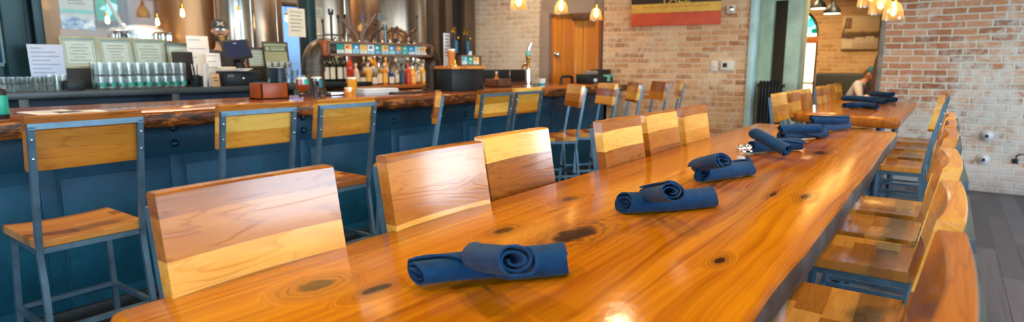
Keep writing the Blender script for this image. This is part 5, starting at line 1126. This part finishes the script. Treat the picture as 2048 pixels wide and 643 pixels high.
for k, (px, py, d) in enumerate(((1637, 17, 9.6), (1664, 27, 8.9))):
    q = EYE + ray(px, py) * (d / FPX); o = thing('dome_pendant_lamp', ('left', 'right')[k] + ' dark metal dome pendant in the far room', 'pendant lamp', q); r = .125
    MB().lathe([(r, 0), (r * .96, .03), (r * .7, .09), (r * .35, .13), (r * .2, .18), (.02, .22)], 28, cap=False).build('shade', M['steel_dark'], o); MB().lathe([(.01, -.005), (r * .9, -.005), (r * .93, .01), (.02, .02)], 24).build('diffuser', glow('warm_diffuser', (1, .8, .55, 1), 4), o); MB().tube([(0, 0, .2), (0, 0, ZC - q.z)], .005, 6).build('cord', M['black'], o)
    LAMPS.append(Vector((q.x, q.y, q.z - .06)))
for px, py, X in ((215 + 0, 41, -7.7), (315, 45, -7.3), (365, 27, -6.4), (478, 30, -6.4), (573, 38, -7.6)):  # bulbs added behind the pane in place of reflections; two light the face
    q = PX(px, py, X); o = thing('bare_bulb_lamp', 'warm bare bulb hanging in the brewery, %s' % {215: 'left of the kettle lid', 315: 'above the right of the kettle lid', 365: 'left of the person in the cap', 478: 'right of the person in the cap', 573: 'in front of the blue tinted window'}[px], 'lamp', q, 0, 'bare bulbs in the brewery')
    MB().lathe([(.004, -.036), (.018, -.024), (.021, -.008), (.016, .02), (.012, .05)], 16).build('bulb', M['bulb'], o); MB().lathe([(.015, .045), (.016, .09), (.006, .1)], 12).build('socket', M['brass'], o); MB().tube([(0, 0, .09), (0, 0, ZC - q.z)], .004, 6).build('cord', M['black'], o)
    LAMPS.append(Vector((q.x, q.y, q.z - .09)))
# ================================================================== PEOPLE
def skin(name, verts, edges, mat, parent, sub=2, extra=None, root=0):
    """joint chain grown into one continuous surface"""
    me = bpy.data.meshes.new(name); me.from_pydata([v[:3] for v in verts], edges, []); o = bpy.data.objects.new(name, me); C.objects.link(o)
    sm = o.modifiers.new('s', 'SKIN'); sm.use_smooth_shade = True; o.modifiers.new('d', 'SUBSURF').levels = sub
    for i, v in enumerate(verts): r = v[3]; me.skin_vertices[0].data[i].radius = r if isinstance(r, tuple) else (r, r)
    me.skin_vertices[0].data[root].use_root = True
    dg = bpy.context.evaluated_depsgraph_get(); m2 = bpy.data.meshes.new_from_object(o.evaluated_get(dg)); bpy.data.objects.remove(o); bpy.data.meshes.remove(me)
    mb = MB(); mb.bm.from_mesh(m2); bpy.data.meshes.remove(m2)
    if extra: extra(mb)
    return mb.build(name, mat, parent, ang=75)
def head_mesh(mb, c, M3, s=1.0):
    """face towards +x: brow, eye sockets, nose, lips, chin and ears in one surface"""
    b = bmesh.new(); nu, nv = 40, 30; rows = []
    for j in range(1, nv):
        th = PI * j / nv; row = []
        for i in range(nu):
            ph = 2 * PI * i / nu; d = Vector((math.sin(th) * math.cos(ph), math.sin(th) * math.sin(ph), math.cos(th)))
            x, y, z = d.x * .098, d.y * .076, d.z * .118
            if z < 0:
                k = -z / .118; y *= 1 - .30 * k * k; x *= 1 - (.10 if x > 0 else .38) * k
            if x > 0:
                f = lambda cy, cz, sy, sz: math.exp(-((y - cy) / sy) ** 2 - ((z - cz) / sz) ** 2)
                x += .024 * f(0, -.018, .011, .020) + .012 * f(0, .005, .008, .02) + .006 * f(0, .034, .05, .012) - .010 * (f(.031, .014, .014, .011) + f(-.031, .014, .014, .011)) + .006 * f(0, -.052, .022, .006) + .006 * f(0, -.064, .02, .006) - .005 * f(0, -.058, .02, .003) + .009 * f(0, -.094, .022, .014)
            for sy in (-1, 1): y += sy * .020 * math.exp(-((x + .012) / .013) ** 2 - ((z + .005) / .028) ** 2) * (1 if sy * y > .04 else 0)
            row.append(b.verts.new((x, y, z)))
        rows.append(row)
    t = b.verts.new((0, 0, .118)); bt = b.verts.new((-.0, 0, -.114))
    for i in range(nu): b.faces.new((t, rows[0][i], rows[0][(i + 1) % nu])); b.faces.new((bt, rows[-1][(i + 1) % nu], rows[-1][i]))
    for A, B in zip(rows, rows[1:]):
        for i in range(nu): b.faces.new((A[i], B[i], B[(i + 1) % nu], A[(i + 1) % nu]))
    mb.add(b, Matrix.Translation(c) @ M3 @ Matrix.Scale(s, 4))
def hand(V, E, wrist, pts, palm_dir, side_dir, down, sc=1.0):
    """palm and five unequal bent fingers rooted inside the palm"""
    pd, sd, dn = (Vector(v).normalized() for v in (palm_dir, side_dir, down)); w = Vector(pts)
    i0 = len(V); V.append((*(w + pd * .045 * sc), (.030 * sc, .017 * sc))); E.append((wrist, i0)); pc = w + pd * .045 * sc
    for k, (off, L) in enumerate(((-.030, .066), (-.010, .076), (.010, .072), (.029, .056))):
        a = pc + pd * .038 * sc + sd * off * sc; b_ = a + (pd * .8 + dn * .45).normalized() * L * .55 * sc; c_ = b_ + (pd * .35 + dn * .9).normalized() * L * .5 * sc
        n = len(V); V += [(*a, .0095 * sc), (*b_, .0085 * sc), (*c_, .0070 * sc)]; E += [(i0, n), (n, n + 1), (n + 1, n + 2)]
    a = w + pd * .03 * sc - sd * .03 * sc; b_ = a + (pd * .5 - sd * .8).normalized() * .032 * sc; c_ = b_ + (pd * .9 - sd * .1 + dn * .2).normalized() * .03 * sc
    n = len(V); V += [(*a, .012 * sc), (*b_, .010 * sc), (*c_, .008 * sc)]; E += [(i0, n), (n, n + 1), (n + 1, n + 2)]
def skinmat(name, c): return plain(name, c, .5, 0, .05, 12, Subsurface_Weight=.15, Subsurface_Radius=(.02, .008, .004))
def tube_cloth(name, chains, mat, parent): # garment grown over the same joints, a little thicker
    V, E = [], []
    idx = {}
    for ch in chains:
        prev = None
        for key, p in ch:
            if key in idx: i = idx[key]
            else: i = idx[key] = len(V); V.append(p)
            if prev is not None: E.append((prev, i))
            prev = i
    return skin(name, V, E, mat, parent)
# --- person in the cap, behind the till
hp = PX(440, 62, -6.62); t = thing('person', 'bearded person in dark cap and glasses standing behind the tablet till, facing forward', 'person', (hp.x, hp.y, 0), math.atan2(-hp.y, -hp.x) + .05); hz = hp.z
k = (hz + .0) / 1.70
P_ = {'pel': (0, 0, .97, (.15, .115)), 'bel': (.01, 0, 1.12, (.15, .12)), 'che': (.0, 0, 1.33, (.17, .12)), 'nb': (-.005, 0, 1.485, (.075, .07)), 'nk': (.0, 0, 1.56, .056), 'hd': (.005, 0, 1.64, .06)}
for s, n in ((1, 'l'), (-1, 'r')):
    P_['sh' + n] = (-.005, s * .185, 1.435, .062); P_['el' + n] = (-.01, s * .235, 1.16, .045); P_['wr' + n] = (.16, s * .20, 1.00, .028)
    P_['hi' + n] = (0, s * .095, .90, .092); P_['kn' + n] = (.02, s * .10, .50, .062); P_['an' + n] = (-.015, s * .105, .09, .042); P_['to' + n] = (.13, s * .12, .035, .034)
for q in P_: v = P_[q]; P_[q] = (v[0] * k, v[1] * k, v[2] * k, v[3])
keys = list(P_); V = [P_[q] for q in keys]; I = {q: i for i, q in enumerate(keys)}
E = [(I[a], I[b]) for a, b in (('pel', 'bel'), ('bel', 'che'), ('che', 'nb'), ('nb', 'nk'), ('nk', 'hd'))]
for n in 'lr': E += [(I[a + n] if len(a) == 2 else I[a], I[b + n]) for a, b in (('che', 'sh'), ('sh', 'el'), ('el', 'wr'), ('pel', 'hi'), ('hi', 'kn'), ('kn', 'an'), ('an', 'to'))]
for n, s in (('l', 1), ('r', -1)): hand(V, E, I['wr' + n], P_['wr' + n][:3], (.9, 0, -.35), (0, s, 0), (0, 0, -1))
hc = (.02, 0, hz); skn = skinmat('light_tan_skin', lin(214, 164, 132))
skin('body', V, E, skn, t, extra=lambda mb: head_mesh(mb, hc, Matrix()))
sh = plain('dark_grey_shirt_cloth', lin(70, 74, 82), .9, 0, .08, 30)
g = lambda q, d=.014: (*P_[q][:3], tuple(r + d for r in P_[q][3]) if isinstance(P_[q][3], tuple) else P_[q][3] + d)
mid = lambda a, b, r: (*[(P_[a][i] + P_[b][i]) / 2 for i in range(3)], r)
tube_cloth('shirt', [[('pel', g('pel')), ('bel', g('bel')), ('che', g('che')), ('nb', (*P_['nb'][:3], (.082, .078)))]] + [[('che', g('che')), ('sh' + n, g('sh' + n)), ('m' + n, mid('sh' + n, 'el' + n, .066))] for n in 'lr'], sh, t)
tube_cloth('trousers', [[('pel', (*P_['pel'][:3], (.16, .125)))] + [(a + n, g(a + n)) for a in ('hi', 'kn', 'an')] for n in 'lr'], plain('dark_trouser_cloth', lin(40, 44, 54), .9, 0, .08, 30), t)
capm = plain('dark_grey_cap_cloth', lin(62, 62, 62), .9, 0, .08, 30); Hc = Matrix.Translation(hc)
cap = MB(); cap.lathe([(.0905, .028), (.093, .05), (.088, .085), (.066, .112), (.03, .126), (.002, .129)], 28, Hc @ Matrix.Translation((-.004, 0, .0)) @ Matrix.Diagonal((1.14, .92, 1.05, 1)))
cap.grid(lambda u, v: Vector((.075 + .085 * math.sin(PI * u) ** .6 * v, -.075 + .15 * u, .036 - .018 * v + .012 * math.sin(PI * u))), 14, 5, Hc, .005); co_ = cap.build('cap', capm, t)
xm = MB()
for s in (-1, 1): xm.box((.101, 0, .072), (.006, .075, .014), .002, rotm(s * .55, -.25))
bmesh.ops.transform(xm.bm, matrix=Hc, verts=xm.bm.verts); xm.build('cap_emblem', plain('white_emblem', lin(214, 210, 204), .7, 0, .03), co_)
gl_ = MB()
for s in (-1, 1):
    gl_.tube([(.098 + .0 * math.cos(a), s * .033 + .024 * math.cos(a), .016 + .019 * math.sin(a)) for a in [2 * PI * j / 16 for j in range(16)]], .0028, 6, closed=True); gl_.tube([(.097, s * .057, .02), (.05, s * .082, .022), (-.01, s * .086, .018)], .0025, 6)
gl_.tube([(.099, -.010, .020), (.103, 0, .022), (.099, .010, .020)], .0025, 6); bmesh.ops.transform(gl_.bm, matrix=Hc, verts=gl_.bm.verts); gl_.build('glasses', M['black'], t)
le = MB()
for s in (-1, 1): le.lathe([(.002, 0), (.022, 0), (.022, .001), (.002, .0015)], 18, Hc @ Matrix.Translation((.0985, s * .033, .016)) @ rotm(0, PI / 2))
le.build('lenses', glass('lens_glass', (.85, .88, .92, 1), .05, .3, .05), t)
bd = MB(); bn = random.Random(5)
def beard(u, v):
    a = -1.35 + 2.7 * u; th = .30 + v * .75  # wraps jaw and chin
    x = .1035 * math.cos(a) * (1 - .26 * v * v); y = .079 * math.sin(a) * (1 - .35 * v * v); z = -.066 - .052 * v + .045 * (abs(a) / 1.35) ** 2 * (1 - v)
    n = .005 * mnoise.noise(Vector((u * 20, v * 12, 2))); x += .012 * math.exp(-(a / .5) ** 2) * v
    return Vector((x - .004 + n, y + n * math.sin(a), z))
bd.grid(beard, 30, 10, Hc, .008); bd.tube([(.105, -.034, -.052), (.120, -.015, -.043), (.123, 0, -.041), (.120, .015, -.043), (.105, .034, -.052)], .008, 8, radii=[.004, .008, .008, .008, .004]); 
bmesh.ops.transform(bd.bm, matrix=Matrix(), verts=bd.bm.verts); bob = bd.bm
# the moustache tube was added about the origin; move it on to the head
for v in bob.verts:
    if v.co.z < 0.5: v.co += Vector(hc)
bd.build('beard', plain('dark_brown_beard_hair', lin(66, 46, 34), .9, 0, .2, 60), t)
# --- person at the far table, bowed to the right
hp2 = PY(1736, 149, 11.0); t = thing('person', 'person in white shirt and teal cap sitting bowed over in the far room', 'person', (hp2.x - .16, 11.08, 0), -.15); hz = hp2.z
V = []; P2 = {'pel': (-.06, 0, .56, (.14, .12)), 'bel': (-.05, 0, .72, (.14, .115)), 'che': (.03, 0, .92, (.165, .12)), 'nb': (.10, 0, 1.03, .07), 'nk': (.15, 0, 1.08, .052), 'hd': (.18, 0, 1.13, .055)}
for s, n in ((1, 'l'), (-1, 'r')):
    P2['sh' + n] = (.06, s * .18, 1.0, .06); P2['el' + n] = (.14, s * .23, .77, .044); P2['wr' + n] = (.36, s * .16, .86, .028); P2['hi' + n] = (.0, s * .10, .55, .09); P2['kn' + n] = (.40, s * .11, .53, .06); P2['an' + n] = (.38, s * .11, .09, .042); P2['to' + n] = (.52, s * .12, .035, .034)
keys = list(P2); V = [P2[q] for q in keys]; I = {q: i for i, q in enumerate(keys)}
E = [(I[a], I[b]) for a, b in (('pel', 'bel'), ('bel', 'che'), ('che', 'nb'), ('nb', 'nk'), ('nk', 'hd'))]
for n in 'lr': E += [(I[a + n] if len(a) == 2 else I[a], I[b + n]) for a, b in (('che', 'sh'), ('sh', 'el'), ('el', 'wr'), ('pel', 'hi'), ('hi', 'kn'), ('kn', 'an'), ('an', 'to'))]
for n, s in (('l', 1), ('r', -1)): hand(V, E, I['wr' + n], P2['wr' + n][:3], (1, 0, -.1), (0, s, 0), (0, 0, -1))
HM = Matrix.Translation((.20, 0, hz)) @ rotm(0, .75)
skin('body', V, E, skinmat('warm_skin', lin(200, 140, 104)), t, extra=lambda mb: head_mesh(mb, (0, 0, 0), HM))
P_ = P2
ws = plain('white_shirt_cloth', lin(216, 216, 220), .9, 0, .04, 30)
tube_cloth('shirt', [[('pel', g('pel')), ('bel', g('bel')), ('che', g('che')), ('nb', (*P_['nb'][:3], .08))]] + [[('che', g('che')), ('sh' + n, g('sh' + n)), ('el' + n, g('el' + n)), ('m' + n, mid('el' + n, 'wr' + n, .045))] for n in 'lr'], ws, t)
tube_cloth('trousers', [[('pel', (*P_['pel'][:3], (.15, .13)))] + [(a + n, g(a + n)) for a in ('hi', 'kn', 'an')] for n in 'lr'], plain('dark_trouser_cloth', lin(40, 44, 54), .9), t)
cap = MB(); cap.lathe([(.0905, .02), (.094, .05), (.088, .085), (.066, .112), (.03, .126), (.002, .129)], 28, HM @ Matrix.Diagonal((1.14, .94, 1.06, 1)))
cap.grid(lambda u, v: Vector((.075 + .08 * math.sin(PI * u) ** .6 * v, -.075 + .15 * u, .03 - .018 * v + .012 * math.sin(PI * u))), 14, 5, HM, .005); cap.build('cap', plain('teal_cap_cloth', lin(22, 92, 98), .9, 0, .06, 30), t)
hr = MB(); hr.grid(lambda u, v: Vector((-.02 - .085 * math.sin(PI * (.15 + .7 * u)), .082 * math.cos(PI * (.1 + .8 * u)), .03 - .085 * v)), 16, 6, HM, .01); hr.build('hair', plain('brown_hair', lin(84, 56, 38), .8, 0, .2, 60), t)
# small wooden table by the banquette, with a paper on it
xq0, xq1 = PY(1640, 186, 10.3).x, PY(1722, 186, 10.3).x; t = thing('dining_table', 'small wooden table with a white paper on it before the banquette', 'table', ((xq0 + xq1) / 2 + .05, 10.5, 0)); a = (xq1 - xq0) / 2 + .06
MB().bb((-a, -.22, .79), (a, .22, .825), .006).build('table_top', TW2, t)
MB().tube([(0, 0, 0), (0, 0, .79)], .035, 12).lathe([(.22, 0), (.22, .015), (.05, .03)], 20).build('pedestal', M['black'], t)
o = thing('menu_sheet', 'white paper lying on the small table before the banquette', 'paper', (t.location.x + .1, 10.42, .8255)); MB().box((0, 0, .002), (.22, .16, .003)).build('sheet', M['white_paper'], o); MB().bb((-.08, -.03, .003), (.06, -.02, .0042)).bb((-.08, .01, .003), (.04, .02, .0042)).build('print', M['ink'], o)
# curved wooden board at the edge of the brick opening
cv = MB(); pts = [PY(1749, 186, 8.14), PY(1750, 160, 8.14), PY(1752, 138, 8.14), PY(1757, 118, 8.14), PY(1766, 100, 8.14)]
pts = [Vector((pts[0].x, 8.14, 0))] + pts
cv.tube(pts, .03, square=True); struct('trim_4', cv, plain('brown_curved_wood', lin(150, 84, 36), .45, 0, .1))
# unseen ceiling cans, added to fill the room with warm light
FILL_CANS = []
for k, (x, y) in enumerate(((-1.6, -.6), (.9, .6), (-1.7, 1.6), (.9, 2.8), (-1.7, 3.6), (.9, 5.0), (-1.7, 5.8), (-4.8, .6), (-4.8, 2.6), (-4.8, 4.6), (-4.6, 6.4), (-1.0, 9.6), (-2.4, 10.8))):
    o = thing('ceiling_downlight', '%s black ceiling downlight over the room, out of the picture above' % nth[k], 'ceiling light', (x, y, ZC), 0, 'ceiling downlights')
    MB().lathe([(.08, -.10), (.085, -.10), (.085, 0), (.02, 0)], 24, cap=False).build('can', M['black'], o); MB().lathe([(.002, -.06), (.078, -.06), (.078, -.055), (.002, -.055)], 20).build('lens', glow('downlight_lens', (1, .78, .5, 1), 6) if k == 0 else bpy.data.materials['downlight_lens'], o)
    FILL_CANS.append((x, y, ZC - .11))
RPOW, BPOW, LPOW, SKYS, EXPO, CPOW, SPOW = 220, 45, 1.6, .45, 0.15, 150, 80
# ================================================================== LIGHT AND CAMERA
def area(name, loc, d, sx, sy, power, col):
    l = bpy.data.lights.new(name, 'AREA'); l.shape = 'RECTANGLE'; l.size = sx; l.size_y = sy; l.energy = power; l.color = col
    o = bpy.data.objects.new(name, l); C.objects.link(o); o.location = loc; o.rotation_euler = Vector(d).to_track_quat('-Z', 'Z').to_euler(); return o
def bulb(name, loc, power, col=(1, .62, .28), r=.05):
    l = bpy.data.lights.new(name, 'POINT'); l.energy = power; l.color = col; l.shadow_soft_size = r
    o = bpy.data.objects.new(name, l); C.objects.link(o); o.location = loc; return o
DAY = (.66, .83, 1.0)
for a, b, z0, z1 in RW: area('daylight_window', (XR + .1, (a + b) / 2, (z0 + z1) / 2), (-1, 0, 0), b - a, z1 - z0, RPOW, DAY)
for a, b, z0, z1 in BW: area('daylight_window', ((a + b) / 2, YB - .1, (z0 + z1) / 2), (0, 1, 0), b - a, z1 - z0, BPOW, DAY)
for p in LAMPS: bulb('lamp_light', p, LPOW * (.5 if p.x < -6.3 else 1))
for p in FILL_CANS:  # spots of the added cans, stronger to brighten the far room
    l = bpy.data.lights.new('downlight', 'SPOT'); l.energy = CPOW * (2.2 if p[1] > 9 else 1); l.color = (1, .70, .40); l.spot_size = 2.3; l.spot_blend = .8; l.shadow_soft_size = .08
    o = bpy.data.objects.new('downlight', l); C.objects.link(o); o.location = p
for y, wd in ((1.5, 2.2), (4.2, 2.4), (7.2, 2.2)): area('brewery_skylight', (-7.9, y, ZC - .05), (.0, 0, -1), 2.4, wd, SPOW, (1, .86, .7))  # area lights added under the closed ceiling to brighten the brewery

w = bpy.data.worlds.new('sky'); bpy.context.scene.world = w; w.use_nodes = True; nt = w.node_tree
sky = nt.nodes.new('ShaderNodeTexSky'); sky.sky_type = 'NISHITA'; sky.sun_disc = False; sky.sun_elevation = math.radians(50)
nt.links.new(sky.outputs[0], nt.nodes['Background'].inputs[0]); nt.nodes['Background'].inputs[1].default_value = SKYS
cam = bpy.data.cameras.new('camera'); co = bpy.data.objects.new('camera', cam); C.objects.link(co)
cam.sensor_width = 36; cam.sensor_fit = 'HORIZONTAL'; cam.lens = FPX / 2048 * 36; cam.clip_start = .02
co.matrix_world = Matrix(((RT.x, UP.x, -FW.x, EYE.x), (RT.y, UP.y, -FW.y, EYE.y), (RT.z, UP.z, -FW.z, EYE.z), (0, 0, 0, 1)))
cam.dof.use_dof = True; cam.dof.focus_distance = 1.7; cam.dof.aperture_fstop = 3.2
sc_ = bpy.context.scene; sc_.camera = co
sc_.view_settings.view_transform = 'Standard'; sc_.view_settings.look = 'None'; sc_.view_settings.gamma = 1; sc_.view_settings.use_curve_mapping = False
sc_.view_settings.exposure = EXPO
sc_.cycles.use_denoising = True; sc_.cycles.max_bounces = 10; sc_.cycles.transparent_max_bounces = 24; sc_.cycles.caustics_reflective = False; sc_.cycles.caustics_refractive = False; sc_.cycles.sample_clamp_indirect = 6
